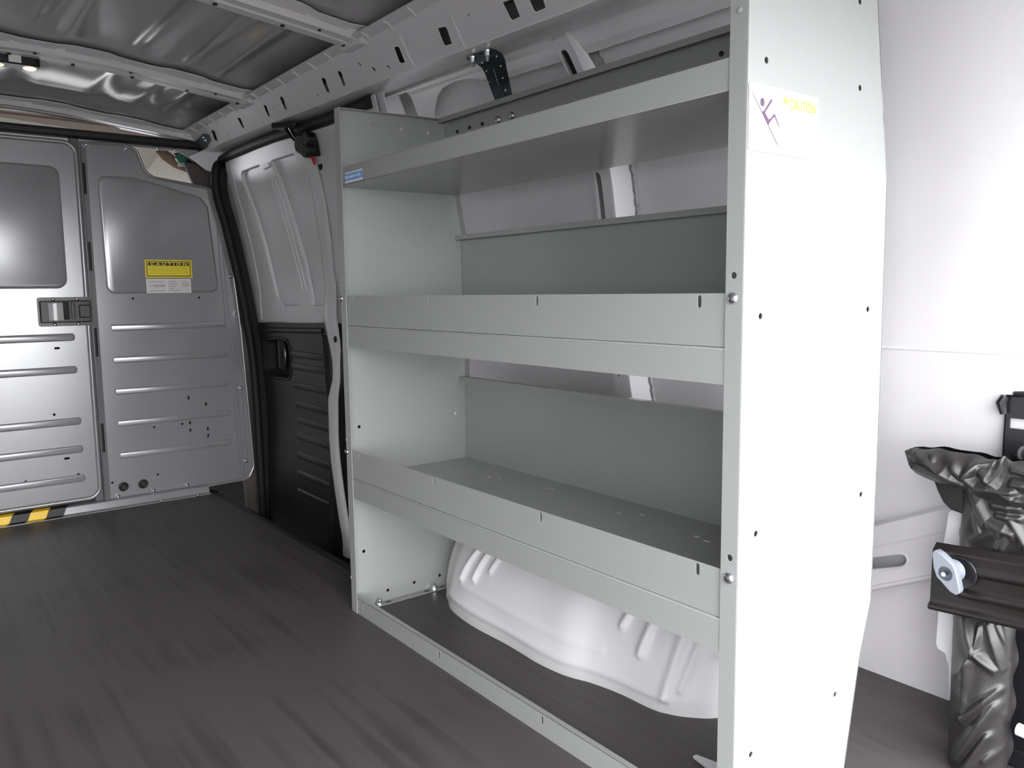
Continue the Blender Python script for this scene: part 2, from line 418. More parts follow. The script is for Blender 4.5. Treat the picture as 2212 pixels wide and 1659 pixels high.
# left wall (behind and left of the camera's view, closes the body)
b = MB().sheet(10, 30, lambda i, j: (-.90-xw(-.02+1.38*j)-.06, -.45+4.3*i, -.02+1.38*j), .004)
for y in (.1, .8, 1.5, 2.2): b.box(-1.50, -1.44, y, y+.09, 0, 1.15)
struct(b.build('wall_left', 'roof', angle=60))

# roof skin with lengthwise swages between the bows
def zskin(x, y):
    z = zroof(x)+.030
    if x > .12: z -= (x-.12)**2*1.0
    m_ = 1
    for c in (1.18, 1.91, 2.54, .45, -.28): m_ *= 1-math.exp(-(abs(y-c)/.115)**4)
    f = sum(math.exp(-(abs(x-c)/.030)**3) for c in (-1.15, -.95, -.72, -.45, -.22, -.08, .02))
    if x > -.01: z += .024*min(1, (x+.01)/.04)*m_
    z -= .020*min(1, max(0, (y-2.38)/.08))
    return z+.009*f*m_
b = MB().sheet(150, 90, lambda i, j: (-1.42+1.80*i, -.45+3.12*j, zskin(-1.42+1.80*i, -.45+3.12*j)), .003)
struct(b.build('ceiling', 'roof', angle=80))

# roof bows: hat sections running across
def bow(y0, y1, name, wav=1, dz=0):
    prof = [(0, .020), (.16, .016), (.20, .012), (.27, .0), (.46, .0), (.50, .006), (.54, .006), (.58, 0), (.80, 0), (.86, .012), (.90, .017), (1, .020)]
    def f(i, j):
        x = -1.32+1.445*i; t, h = prof[round(j*(len(prof)-1))]
        w = (y1-y0)
        e = .010*math.tanh(3*math.sin(x*26+1))*wav if j == 0 or j < .12 else 0
        return (x, y0+w*t+e, zroof(x)+h+dz)
    b = MB().sheet(70, len(prof), f, .003)
    o = struct(b.build(name, 'body', angle=30))
    for x in frange(-.7, .05, 5): MB().cyl((x+.03, y0+(y1-y0)*.68, zroof(x+.03)-.0035), Z_, .005, .003, 10).build('bow_hole', 'hole_shade', o)
    for x in frange(-.7, .0, 3): MB().cyl((x, y0+(y1-y0)*.36, zroof(x)-.0035), Z_, .0035, .003, 10).build('bow_hole', 'hole_shade', o)
    # end gusset onto the rail
    MB().prism([(y0+.0, 0), (y1, 0), (y1-.02, -.02), (y0+.02, -.02)], lambda a, c, h: (.085+h, a, 1.356+c), 0, .05).build('gusset', 'body', o)
for k, (a, c) in enumerate(((1.115, 1.245), (1.84, 1.975), (2.475, 2.60), (.38, .51), (-.36, -.23))): bow(a, c, 'trim_%d' % (k+8), dz=-.018 if k == 2 else 0)

# right roof rail: slanted face with windows, underside
PA = Vector((.10, 0, 1.343)); VR = Vector((.743, 0, -.669)); NR = Y_.cross(VR)
def onr(px, py):
    p = hplane(px, py, PA, NR); return (p.y, (p-PA).dot(VR))
lowe = [onr(*q) for q in ((430, 330), (500, 299), (620, 252), (766, 196), (900, 143), (1060, 84), (1250, 14))]
edge = [(2.66, lowe[0][1])]+lowe+[(-.45, lowe[-1][1])]
uppe = [(-.45, 0), (2.66, 0)]
Q = lambda L, ox=500, oy=0, s=3.95: [onr(ox+a/s, oy+c/s) for a, c in L]
wins = [Q([(1750, 235), (1835, 218), (1890, 380), (1815, 405)]), Q([(1378, 400), (1430, 385), (1488, 540), (1435, 553)]), Q([(898, 608), (935, 597), (982, 735), (950, 745)]),
        Q([(758, 665), (800, 655), (845, 790), (812, 802)]), Q([(405, 825), (440, 817), (480, 940), (452, 948)]), Q([(265, 895), (295, 885), (335, 995), (312, 1005)]), Q([(45, 1005), (75, 995), (115, 1095), (95, 1102)]),
        Q([(130, 15), (235, -20), (300, 150), (215, 190)], 1050), Q([(355, -10), (480, -50), (518, 75), (415, 120)], 1050), Q([(525, 560), (570, 550), (615, 690), (580, 702)], 360, 180, 5.53)]
wins = [rpoly(w, .006) for w in wins]
rh = [(1012, 33, 3), (880, 93, 3), (746, 151, 2.5), (686, 206, 4), (622, 207, 4), (528, 252, 3.2), (494, 289, 4.5), (643, 199, 2.2), (548, 262, 2), (591, 233, 2.2), (445, 300, 3.2), (438, 303, 3), (433, 306, 2.5), (425, 311, 2.5), (777, 140, 5), (807, 150, 6), (838, 145, 5)]
holes = [circ(*onr(px, py), r*.0011, 10) for px, py, r in rh]
poly = edge+uppe
b = MB().plate(poly, wins+holes, .003, PA, Y_, VR)
fr = lambda a, c, h: PA+Y_*a+VR*c+NR*h
for w in wins[:]: b.bead(w, .005, .0007, fr)
# bent flange on top with small tabs
b.sheet(40, 3, lambda i, j: (.10-.028*j, -.45+3.1*i, 1.343+.008*j), .003)
k = 0
while k < 30:
    y = -.3+k*.1; k += 1
    b.tube([(.074, y, 1.3485), (.088, y+.004, 1.345), (.104, y+.01, 1.337)], [.0025, .004, .002], 6)
# seam where the two rail pressings meet
sm = [onr(*q) for q in ((862, 70), (872, 95), (885, 125), (897, 144))]
b.bead(sm, .004, .003, fr, closed=False)
b.bead([onr(973, 30), onr(1004, 103)], .005, .002, fr, closed=False)
# underside
le = [(p, PA+Y_*p[0]+VR*p[1]) for p in edge]
ly = lerpf(sorted([(q[0], q[1]) for q in edge]))
def und(i, j):
    y = -.45+3.11*i; P = PA+Y_*y+VR*ly(y)
    t = j; xe = xs(P.z-.004)+.01 if P.z-.004 > 1.2 else .3
    xe = max(P.x+.055, .27)
    return (P.x+(xe-P.x)*t, y, P.z-.006*math.sin(min(1, t*3)*PI/2)+.01*t)
b.sheet(90, 8, und, .003)
struct(b.build('trim_13', 'body', angle=40))
# back of the rail box
struct(MB().box(.255, .262, -.45, 2.66, 1.27, 1.40).build('trim_14', 'roof'))

# front corner where the rail, the header and the door pillar meet
cp_ = [hy(*q, 2.505) for q in ((408, 338), (430, 328), (470, 314), (530, 300), (530, 318), (492, 332), (474, 350), (468, 374), (446, 368), (428, 354))]
b = MB().prism([(p.x, p.z) for p in cp_], lambda a, c, h: (a, h-.05*(c-1.25), c), 2.500, 2.512)
b.box(.10, .262, 2.655, 2.665, 1.25, 1.42)  # end cap added to keep cab light out of the rail box
struct(b.build('trim_15', 'body', bevel=.002))
# rear inner wheel housing
WB = [(.66, 1.12), (.52, 1.13), (.40, 1.12), (.30, 1.09), (.235, 1.05), (.2096, 1.002), (.189, .9586), (.175, .893), (.171, .8308), (.1705, .75), (.1705, .6715), (.170, .60), (.172, .5478), (.180, .5139), (.196, .4729), (.2076, .4053), (.2122, .336), (.2195, .307), (.2398, .2742), (.28, .2394), (.36, .215), (.50, .205), (.66, .20)]
WBp = []
for i in range(len(WB)-1):
    p0 = Vector(WB[max(i-1, 0)]); p1 = Vector(WB[i]); p2 = Vector(WB[i+1]); p3 = Vector(WB[min(i+2, len(WB)-1)])
    for k in range(16):
        t = k/16; WBp.append(.5*((2*p1)+(p2-p0)*t+(2*p0-5*p1+4*p2-p3)*t*t+(3*p1-p0-3*p2+p3)*t**3))
WBp.append(Vector(WB[-1])); NW = len(WBp)
def wh(i, j):
    p = WBp[round(i*(NW-1))]; z = .285*math.sin(j*PI/2)**.95; c = (1-math.cos(j*PI/2))**1.5
    ax = Vector((.66, min(max(p.y, .45), .85)))
    q = p.lerp(ax, min(1, .05*math.sin(j*PI/2)+c*.95))
    d = 0
    for (ya_, za_, yb_, zb_, w_, a) in ((.8706, .19, .9067, .0952, .0075, .011), (.8304, .19, .8538, .108, .0075, .011), (.79, .19, .8046, .1378, .006, .009), (.400, .185, .4201, .1303, .009, .011), (.345, .185, .3665, .0952, .010, .013), (.2842, .16, .3098, .0336, .010, .010), (.262, .14, .285, .05, .007, .008), (.2379, .1255, .236, .120, .013, .010)):
        A_ = Vector((ya_, za_)); B2 = Vector((yb_, zb_)); P_ = Vector((p.y, z)); e = B2-A_; t = min(1, max(0, (P_-A_).dot(e)/e.length_squared)); dd = (P_-A_-e*t).length
        d += a*math.exp(-(dd/w_)**2)
    d += .005*math.exp(-((z-.030-.012*max(0, p.y-.4))/.007)**2)*(1 if .30 < p.y < .98 else .2)
    d += .003*math.exp(-((z-.062-.02*p.y)/.008)**2)*(1 if .45 < p.y < .92 else 0)
    d += .0035*noise.noise(Vector((p.y*9, z*12, 1)))
    n = (p-ax).normalized() if (p-ax).length > 1e-4 else Vector((-1, 0))
    q = q+n*d
    return (min(q.x, .66), q.y, z-.002)
b = MB().grid(NW, 90, wh)
struct(b.build('trim_16', 'well', angle=80))

# ================================================================== SLIDING SIDE DOOR
xd = smoothf([(-.22, .335), (0, .345), (.30, .355), (.55, .342), (.65, .333), (.80, .31), (1.0, .268), (1.12, .243), (1.27, .212), (1.36, .19)])
fd = lambda a, c, h: (xd(c)-h, a, c)
def dp(L, ox=460, oy=230, s=3.53): return [(p.y, p.z) for p in [hs(ox+a/s, oy+c/s, xd) for a, c in L]]
outer = dp([(95, 420), (120, 395), (370, 300), (600, 240), (915, 140)])+[(1.30, 1.27), (1.30, .655)]+dp([(915, 1650), (375, 1650), (340, 1500), (285, 1200), (230, 960), (150, 650), (105, 490)])
h1 = dp([(215, 520), (222, 490), (360, 437), (385, 475), (440, 560), (560, 980), (640, 1280), (680, 1420), (672, 1526), (540, 1526), (500, 1480), (480, 1440), (455, 1330), (395, 1080), (330, 850), (252, 640), (225, 570)])
h2 = dp([(432, 412), (615, 350), (680, 470), (760, 700), (830, 950), (865, 1150), (890, 1400), (905, 1528), (748, 1526), (748, 1440), (700, 1200), (600, 850), (500, 560)])
h1 = rpoly(h1, .012, 3); h2 = rpoly(h2, .012, 3)
door = MB().cplate(outer, [h1, h2], .003, fd, frange(.6, 1.3, 28))
for hh in (h1, h2): door.bead(hh, .006, .0012, fd)
for L in ([(450, 560), (500, 700), (560, 900), (640, 1200), (690, 1400)], [(478, 560), (528, 700), (588, 900), (668, 1200), (716, 1400)]): door.bead(dp(L), .007, .004, fd, closed=False)
for L in ([(690, 420), (790, 700), (860, 1000), (910, 1300)], [(720, 420), (820, 700), (890, 1000), (925, 1200)]): door.bead(dp(L), .007, .003, fd, closed=False)
door.bead(dp([(140, 440), (175, 620), (250, 880), (310, 1120), (360, 1400), (375, 1620)]), .012, .004, fd, closed=False)
# recess walls behind the openings
for hh in (h1, h2):
    n = len(hh); door.add([(xd(q[1])+.002, q[0], q[1]) for q in hh]+[(xd(q[1])+.013, q[0], q[1]) for q in hh], [(i, (i+1) % n, n+(i+1) % n, n+i) for i in range(n)])
D1 = struct(door.build('door_1', 'body', angle=40))
MB().sheet(10, 40, lambda i, j: (xd(.63+.72*j)+.014, 1.28+1.45*i, .63+.72*j), .003).sheet(6, 20, lambda i, j: (xd(-.2+.86*j)+.05, 1.28+1.45*i, -.2+.86*j), .003).build('outer_skin', 'body', D1, angle=80)
p = dp([(370, 450), (435, 430), (455, 455), (405, 482)])
MB().cplate(p, [], .012, lambda a, c, h: (xd(c)-.004-h, a, c)).build('tab', 'body', D1, smooth=False)
# rubber seal around the opening
sp = [hy(px, py, 2.497) for px, py in ((562, 1000), (553, 850), (543, 750), (519, 620), (491, 500), (471, 430), (465, 390), (468, 362), (480, 345))]
top = [hs(px, py, lambda z: xd(z)-.006) for px, py in ((520, 325), (560, 308), (620, 286), (720, 252))]
pts = [Vector((sp[0].x, 2.497, -.15))]+sp+top+[Vector((top[-1].x, 1.32, top[-1].z))]
den = []
for i in range(len(pts)-1):
    p0 = pts[max(i-1, 0)]; p1 = pts[i]; p2 = pts[i+1]; p3 = pts[min(i+2, len(pts)-1)]
    for k in range(5):
        t = k/5; den.append(.5*((2*p1)+(p2-p0)*t+(2*p0-5*p1+4*p2-p3)*t*t+(3*p1-p0-3*p2+p3)*t**3))
den.append(pts[-1])
MB().tube(den, .0165, 12).build('door_seal', 'seal', D1, angle=80)
MB().sheet(2, len(den), lambda i, j: den[round(j*(len(den)-1))]+Vector((.012+.03*i, -.002-.0*i, -.004)), .004).build('seal_lip', 'seal', D1, angle=80)
# lower black trim panel with handle recess
def dq(L, ox=540, oy=680, s=7.54): return [(p.y, p.z) for p in [hs(ox+a/s, oy+c/s, xd) for a, c in L]]
xt = lambda z: xd(z)-.010
ft = lambda a, c, h: (xt(c)-h, a, c)
ft2 = lambda a, c, h: (xt(c)-.006-h, a, c)
ty = dq([(180, 125), (520, 125), (900, 150), (1130, 150), (1230, 128), (1340, 130)])
rec = rpoly(dq([(290, 400), (560, 370), (690, 420), (735, 640), (740, 980), (700, 1050), (400, 1000), (310, 900)]), .02, 4)
tout = [(2.52, ty[0][1])]+ty+[(1.30, ty[-1][1]), (1.30, -.19), (2.52, -.19)]
tr = MB().cplate(tout, [rec], .012, ft, frange(-.18, .66, 28))
n = len(rec)
cz = sum(q[1] for q in rec)/n; cy0 = sum(q[0] for q in rec)/n
tr.add([(xt(q[1]), q[0], q[1]) for q in rec]+[(xt(q[1])+.028, cy0+(q[0]-cy0)*.85, cz+(q[1]-cz)*.85) for q in rec], [(i, (i+1) % n, n+(i+1) % n, n+i) for i in range(n)]+[tuple(range(n, 2*n))])
tr.bead(rec, .014, .005, ft2)
for z0, s_ in ((.545, 0), (.50, .0), (.43, .0), (.36, .02), (.30, .03), (.24, .03), (.17, .03), (.10, .03), (.03, .03)):
    tr.bump(rpoly([(2.20, z0-.015), (2.20, z0+.012), (1.90, z0+.012), (1.90, z0-.015)], .008, 3), .006, .003, ft2)
for z0 in frange(-.05, .5, 8): tr.bump(rpoly([(1.76, z0-.02), (1.76, z0+.02), (1.45, z0+.02), (1.45, z0-.02)], .008, 3), .006, .003, ft2)
tr.bead([(y, .628-.012*((y-2.2)/.5)) for y in frange(2.5, 1.90, 12)], .022, .006, ft2, closed=False)
tr.bead([(1.895+.014*math.sin(t*9)*.5+.02*t, .62-.80*t) for t in frange(0, 1, 24)], .035, .009, ft2, closed=False)
TP = tr.build('trim_panel', 'trimblack', D1, angle=45)
hb = hs(583, 780, xt)
MB().sheet(8, 14, lambda i, j: (xt(.5)+.012-.016*math.sin(i*PI), 2.355-.06*i, .585-.11*j+.006*math.sin(i*PI)), .004).build('pull_handle', 'gloss', TP, angle=80)
MB().tube([(xt(.44)-.002, 2.285-.012*math.sin(t*PI), .58-.10*t) for t in frange(0, 1, 10)], .006, 8).build('release_lever', 'gloss', TP)
# painted edge strip behind the black panel
stp = [(662, 300, 10), (672, 345, 11), (688, 410, 11), (693, 440, 12), (705, 520, 11), (712, 600, 11), (717, 700, 13), (726, 750, 11), (729, 785, 6), (729, 820, 7), (721, 860, 10), (722, 940, 9), (727, 1000, 9), (735, 1060, 9), (744, 1120, 9), (752, 1165, 8)]
L1 = []; L2 = []
xe_ = lambda z: xd(z)-.030*min(1, max(.12, (.80-z)/.12))
for px, py, w in stp:
    a_ = hs(px-w, py, xe_); b2 = hs(px+w, py, xe_); L1.append(a_); L2.append(b2)
lz = lerpf(sorted([(q.z, q.y) for q in L1])); lz2 = lerpf(sorted([(q.z, q.y) for q in L2]))
z0, z1 = L1[-1].z-.05, L1[0].z
es = MB().sheet(7, 40, lambda i, j: (xe_(z0+(z1-z0)*j)-.008*math.sin(i*PI)-.003*math.sin(i*PI*3)*.5, lz(z0+(z1-z0)*j)*(1-i)+lz2(z0+(z1-z0)*j)*i, z0+(z1-z0)*j), .004)
es.build('edge_strip', 'body', D1, angle=60)
e2 = hs(725, 733, lambda z: xe_(z)-.009); MB().prism(circ(e2.y, e2.z, .011), lambda a, c, h: (e2.x-.001-h, a, c), 0, .001).build('edge_hole', 'hole_shade', D1)
# swing arm bracket at the top of the door
U0 = hz(585, 268, 1.268); a1 = hz(638, 262, 1.268); a2 = hz(640, 282, 1.262); a3 = hz(600, 276, 1.262)
MB().prism([(U0.x, U0.y), (a1.x, a1.y), (a2.x, a2.y), (a3.x, a3.y)], lambda a, c, h: (a, c, h), 1.255, 1.272).build('arm_plate', 'gloss', D1, bevel=.003)
arm = MB()
B0 = hx(617, 279, .175); B1 = hx(630, 300, .185); B2 = hx(650, 314, .195)
for o_ in (0, .02): arm.tube([B0+Vector((0, -o_*1.6, 0)), B1+Vector((0, -o_, .006)), B2+Vector((0, 0, o_*.6))], .0055, 8)
arm.build('swing_arm', 'gloss', D1)
hb_ = [hx(*q, .20) for q in ((648, 292), (668, 292), (671, 302), (676, 336), (660, 336), (648, 328), (645, 316))]
hbm = MB().prism([(q.y, q.z) for q in hb_], lambda a, c, h: (h, a, c), .185, .225)
c_ = hx(657, 300, .18); hbm.cyl(c_, X_, .022, .03, 14); c_ = hx(656, 324, .18); hbm.cyl(c_, X_, .022, .03, 14)
hbm.build('roller_housing', 'gloss', D1, bevel=.003)
r1 = hx(677, 344, .20); MB().tube([r1+Vector((0, .012, .012)), r1, r1+Vector((0, -.008, -.016))], [.003, .006, .003], 8).build('red_clip', 'red', D1)
e3 = hs(693, 358, lambda z: xd(z)-.001); MB().prism(circ(e3.y, e3.z, .013), lambda a, c, h: (e3.x-h, a, c), 0, .0015).build('frame_hole', 'hole_shade', D1)
# sill piece in the step well
q = [hz(*p, -.12) for p in ((688, 1160), (742, 1152), (750, 1160), (750, 1196), (742, 1190))]
MB().prism([(v.x, v.y) for v in q], lambda a, c, h: (a, c, h), -.14, -.12)
st = MB().prism([(v.x, v.y) for v in q], lambda a, c, h: (a, c, h), -.20, -.12).build('trim_17', 'white', smooth=False); struct(st)

# ================================================================== CAB BEHIND THE BULKHEAD
cab = MB()
cab.sheet(16, 10, lambda i, j: (-1.45+1.62*i, 2.60+1.25*j, 1.371-.12*j*j-.02*(abs(i-.5)*2)**2), .01)
struct(cab.build('trim_18', 'beige', angle=80))
struct(MB().sheet(16, 5, lambda i, j: (-1.45+1.62*i, 2.56+(.060+max(0, i-.59)*.42)*j, 1.360-.02*(abs(i-.5)*2)**2), .008).build('trim_19', 'brown', angle=80))
# right side: pale inner panel, brown roof edge, pillar trim
struct(MB().sheet(12, 10, lambda i, j: (.12+.20*j**.8, 2.66+.9*i, 1.36-.36*j), .008).build('trim_20', 'beige', angle=80))
band = [hy(px, py, 2.69) for px, py in ((345, 322), (357, 336), (380, 352), (410, 363), (432, 366))]
struct(MB().tube(band, .020, 10, flat=1).build('trim_21', 'brown'))
struct(MB().sheet(6, 20, lambda i, j: (.10+.18*(1-j)**.6+.16*i, 2.60+.03*i, -.2+1.455*j), .01).build('trim_22', 'pillar', angle=80))
struct(MB().box(.20, .45, 2.58, 2.66, 1.235, 1.30).build('trim_23', 'body'))
gq = hy(391, 341, 2.62)
gcn = tag(MB().cyl(gq+Vector((0, -.006, 0)), Y_, .020, .014, 18).cyl(gq+Vector((0, -.010, 0)), Y_, .013, .006, 14).build('connector', 'green'), 'green round plastic connector in the gap above the bulkhead', 'connector')
q = [hy(px, py, 2.63) for px, py in ((378, 330), (400, 330), (440, 366), (432, 372), (405, 352))]
tag(MB().prism([(v.x, v.z) for v in q], lambda a, c, h: (a, h, c), 2.632, 2.65).build('wiring_cover', 'black'), 'black cover strip beside the green connector', 'cover')
# cab shell so daylight comes in only through its windows
cb = MB().box(-1.5, .45, 2.6, 4.3, -.25, -.2).box(.40, .45, 2.66, 4.3, -.2, .75).box(-1.5, -1.45, 2.6, 4.3, -.2, .75).box(-1.5, .45, 4.2, 4.3, -.2, .75).box(-1.5, .5, 2.6, 3.95, 1.43, 1.46)
struct(cb.build('wall_front', 'black', smooth=False))
# dark backs so the gap under the header stays closed
# ================================================================== BULKHEAD PARTITION
part = thing('bulkhead_partition', 'grey steel bulkhead partition closing off the cab end of the cargo floor', 'partition', (-.35, YP, 0))
fpn = lambda a, c, h: (a, YP-h, c)
fdr = lambda a, c, h: (a, YP-.012-h, c)
# fixed wing
wo = rpoly([(-.262, 1.283), (-.12, 1.290), (-.078, 1.272), (-.055, 1.200), (-.025, 1.182), (.165, 1.158), (.212, 1.120), (.233, .95), (.262, .60), (.278, .25), (.285, .075), (.262, .030), (-.255, .016)],
           [.005, .03, .02, .04, .03, .04, .05, 0, 0, 0, .03, .03, .01], 6)
wh_ = [circ(x, z, .0042, 10) for x, z in ((-.122, .750), (.110, .750), (-.122, .647), (-.045, .646), (.034, .646), (.113, .647), (-.078, .276), (.022, .277), (-.116, .187), (-.038, .187), (.039, .187), (.117, .188), (-.076, .097), (-.232, .09))]
wh_ += [slot(x, z, .014, .0065) for x, z in ((.050, .374), (.113, .344), (.050, .279), (.050, .250), (.115, .248), (.115, .221))]
w = MB().plate([(a, b_) for a, b_ in wo], wh_, .003, (0, YP, 0), X_, Z_)
w.bead(wo, .012, .006, fpn)
win = rpoly([(-.214, 1.178), (-.09, 1.180), (.135, 1.125), (.163, 1.09), (.187, .767), (-.208, .766)], [.03, .03, .04, .02, .03, .03], 6)
w.bump(win, .009, .0035, fpn)
for z in (.647, .532, .418, .302, .185): w.bump(rpoly([(-.203, z-.013), (-.203, z+.013), (.205, z+.013), (.205, z-.013)], .010, 5), .005, .0022, fpn)
for d in (0, .014): w.bead([(.187+d, 1.148), (.197+d, .824), (.217+d, .467), (.232+d, .041)], .006, .004, fpn, closed=False)
w.bead([(.206, 1.146), (.222, 1.10), (.238, .83), (.255, .46), (.262, .08)], .004, .003, fpn, closed=False)
WG = w.build('wing_panel', 'part', part, angle=35)
# soft fold along the wing's inner side
MB().sheet(2, 2, lambda i, j: (-.259+.018*i, YP-.010*(1-i)-.0005, .03+1.24*j), .001).build('inner_flange', 'part', WG)
for i, (x, z) in enumerate(((-.239, 1.277), (-.113, 1.275), (.208, 1.098), (.220, .979), (.235, .830), (.241, .685), (.250, .394), (.256, .102), (-.216, .038), (-.096, .039), (.026, .040))):
    MB().cyl((x, YP, z), -Y_, .0085, .002, 14).dome((x, YP-.002, z), -Y_, .0065, .005).build('bolt', 'chrome', WG, angle=30)
for x in (-.196, -.129):
    MB().tube([(x+.013*math.cos(2*PI*k/24), YP-.002, .070+.013*math.sin(2*PI*k/24)) for k in range(24)], .0042, 8, closed=True).cyl((x, YP-.0005, .070), -Y_, .011, .0012).build('grommet', 'black', WG)
# post between door and wing, header, threshold
po = MB().box(-.290, -.2615, YP+.002, YP+.03, .0, 1.31)
po.build('frame_post', 'darksteel', part, bevel=.003)
for x, z in ((-.27, 1.02), (-.268, .86)): pass
hd = MB().prism([(YP+.03, 1.295), (YP-.002, 1.295), (YP-.012, 1.302), (YP-.012, 1.318), (YP, 1.326), (YP+.03, 1.326)], lambda a, c, h: (h, a, c), -1.40, .145)
hd.build('header_bar', 'black', part, bevel=.002)
MB().plate([(-.11, 1.286), (.066, 1.284), (.09, 1.272), (.121, 1.25), (.136, 1.26), (.140, 1.30), (-.13, 1.300)], [], .003, (0, YP+.008, 0), X_, Z_).build('header_gusset', 'part', part)
for x, z in ((-.006, 1.290), (.054, 1.288)): MB().dome((x, YP+.004, z), -Y_, .006, .004).build('header_bolt', 'chrome', part)
# perforated corner bracket
cq = [onr(*q) for q in ((404, 322), (440, 288), (452, 290), (456, 304), (448, 318), (424, 332))]
fr2 = lambda a, c, h: PA+Y_*a+VR*c+NR*(h+.004)
MB().plate(rpoly(cq, .004, 3), [circ(*onr(*q), .0042, 8) for q in ((425, 311), (431, 306), (438, 301), (446, 312))], .003, PA+NR*.004, Y_, VR).build('corner_bracket', 'galv', part)
for q in ((441, 295), (446, 301)):
    MB().dome(fr2(*onr(*q), 0), NR, .0055, .006).build('corner_bolt', 'chrome', part)
# rear side panel on the far (driver's) side of the door
wl = MB().plate([(-1.38, .02), (-.955, .02), (-.955, 1.29), (-1.25, 1.29), (-1.40, 1.10)], [], .003, (0, YP, 0), X_, Z_)
wl.bump(rpoly([(-1.30, .77), (-1.02, .77), (-1.02, 1.17), (-1.25, 1.17)], .03), .012, .005, fpn)
wl.build('side_panel', 'part', part)
MB().box(-.957, -.93, YP+.002, YP+.03, 0, 1.31).build('frame_post', 'darksteel', part)
# door leaf
do_ = rpoly([(-.925, .042), (-.268, .042), (-.268, 1.285), (-.925, 1.285)], .045, 8)
dh = [slot(-.376, .585, .018, .008, False), circ(-.479, .505, .005), circ(-.400, .358, .0045), slot(-.372, .201, .018, .008, False), circ(-.34, .140, .004), circ(-.50, .14, .0035)]
d = MB().plate(do_, dh, .003, (0, YP-.012, 0), X_, Z_)
d.bead([(a*1, b_) for a, b_ in rpoly([(-.918, .049), (-.275, .049), (-.275, 1.278), (-.918, 1.278)], .040, 8)], .016, .007, fdr)
nn = len(do_); d.add([fdr(a, c, 0) for a, c in do_]+[fdr(a, c, -.012) for a, c in do_], [(i, (i+1) % nn, nn+(i+1) % nn, nn+i) for i in range(nn)])
d.bump(rpoly([(-.86, .786), (-.328, .786), (-.328, 1.198), (-.86, 1.198)], .035, 8), .011, .0045, fdr)
for z in (.621, .508, .328, .229, .125): d.bump(rpoly([(-.87, z-.014), (-.87, z+.014), (-.318, z+.014), (-.318, z-.014)], .011, 5), .006, .0032, fdr)
DR = d.build('door', 'part', part, angle=35)
for z0_, z1_ in ((1.109, 1.213), (.848, .947), (.549, .650), (.207, .310)):
    MB().tube([(-.254, YP-.010, z0_), (-.254, YP-.010, z1_)], .0048, 8).build('hinge', 'black', DR)
# latch
lt = MB().plate(rpoly([(-.425, .660), (-.262, .660), (-.262, .758), (-.425, .758)], .008, 4), [], .003, (0, YP-.020, 0), X_, Z_)
lt.add(*MB().box(-.423, -.264, YP-.021, YP-.012, .662, .756).__dict__.values()) if False else None
LT = lt.build('latch_plate', 'gloss', DR)
l2 = MB().box(-.420, -.266, YP-.030, YP-.019, .672, .746).build('latch_body', 'bronze', DR, bevel=.003)
q = MB().sheet(14, 6, lambda i, j: (-.395+.045*i, YP-.031-.006*math.sin(i*PI), .680+.058*j), .002).build('latch_paddle', 'chrome', DR); q.data.materials[0] = M['roof']
MB().box(-.352, -.334, YP-.036, YP-.028, .682, .742).build('latch_recess', 'hole_shade', DR, bevel=.003)
MB().tube([(-.322, YP-.033, .684), (-.322, YP-.037, .712), (-.322, YP-.033, .740)], .006, 10).build('latch_spring', 'darksteel', DR)
MB().tube([(a, YP-.031, c) for a, c in rpoly([(-.302, .688), (-.268, .688), (-.268, .730), (-.302, .730)], .004)], .002, 6, closed=True).build('latch_bolt_frame', 'hole_shade', DR)
for x in (-.378, -.306):
    for z in (.666, .752): MB().dome((x, YP-.021, z), -Y_, .006, .004).build('latch_screw', 'chrome', DR)
# threshold channel and hazard tape
MB().prism([(YP+.03, .0), (YP-.045, .0), (YP-.045, .004), (YP-.030, .006), (YP-.022, .030), (YP-.004, .034), (YP+.03, .034)], lambda a, c, h: (h, a, c), -1.38, .10).build('threshold', 'part', part, bevel=.0015)
for x in (-.080, .051): MB().dome((x, YP-.046, .006), -Y_, .006, .006).build('threshold_bolt', 'chrome', part)
tpath = [(YP-.0447, .0046), (YP-.0306, .0068), (YP-.0226, .0306), (YP-.0045, .0346)]
tape = MB(); tblk = MB()
for k in range(12):
    x0_ = -.392-.108*k; w_ = .054
    tgt = (tblk, tape)
    for q_, (xa, xb_) in enumerate(((x0_-w_, x0_), (x0_-2*w_, x0_-w_))):
        f_ = lambda i, j, xa=xa, xb_=xb_: (xa+(xb_-xa)*i+.032*(j-.5), tpath[round(j*3)][0]-.0004, tpath[round(j*3)][1]+.0005)
        tgt[q_].sheet(2, 4, f_, .0004)
tape.build('hazard_tape', 'tapey', part); tblk.build('hazard_tape_stripes', 'blackink', part)
# yellow caution sticker
yS = YP-.0058
ST = MB().plate([(-.076, .824), (.088, .824), (.088, .889), (-.076, .889)], [], .0005, (0, yS, 0), X_, Z_).build('caution_sticker', 'yellow', part)
bd = MB()
for x0_, x1_, z0_, z1_ in ((-.071, .083, .8285, .8315), (-.071, .083, .882, .8845), (-.071, -.0685, .8315, .882), (.0805, .083, .8315, .882), (-.065, .078, .868, .8795)): bd.box(x0_, x1_, yS-.0006, yS-.0003, z0_, z1_)
bd.build('sticker_border', 'blackink', ST)
textmesh('C A U T I O N', .0088, (-.058, yS-.0008, .8695), X_, Z_, 'sticker_lettering', 'yellow', ST, width=.129, bold=.03)
sm_ = MB(); rnd = random.Random(3)
for r in range(7):
    z = .8635-.0046*r; x = -.064+(.006 if r in (3, 4) else 0)+(.03 if r == 6 else 0); xe = .074-(.03 if r == 6 else 0)
    while x < xe:
        l = rnd.uniform(.006, .018); l = min(l, xe-x); sm_.box(x, x+l, yS-.0006, yS-.0003, z-.0009, z+.0009); x += l+.0022
sm_.build('small_print', 'ochre', ST)
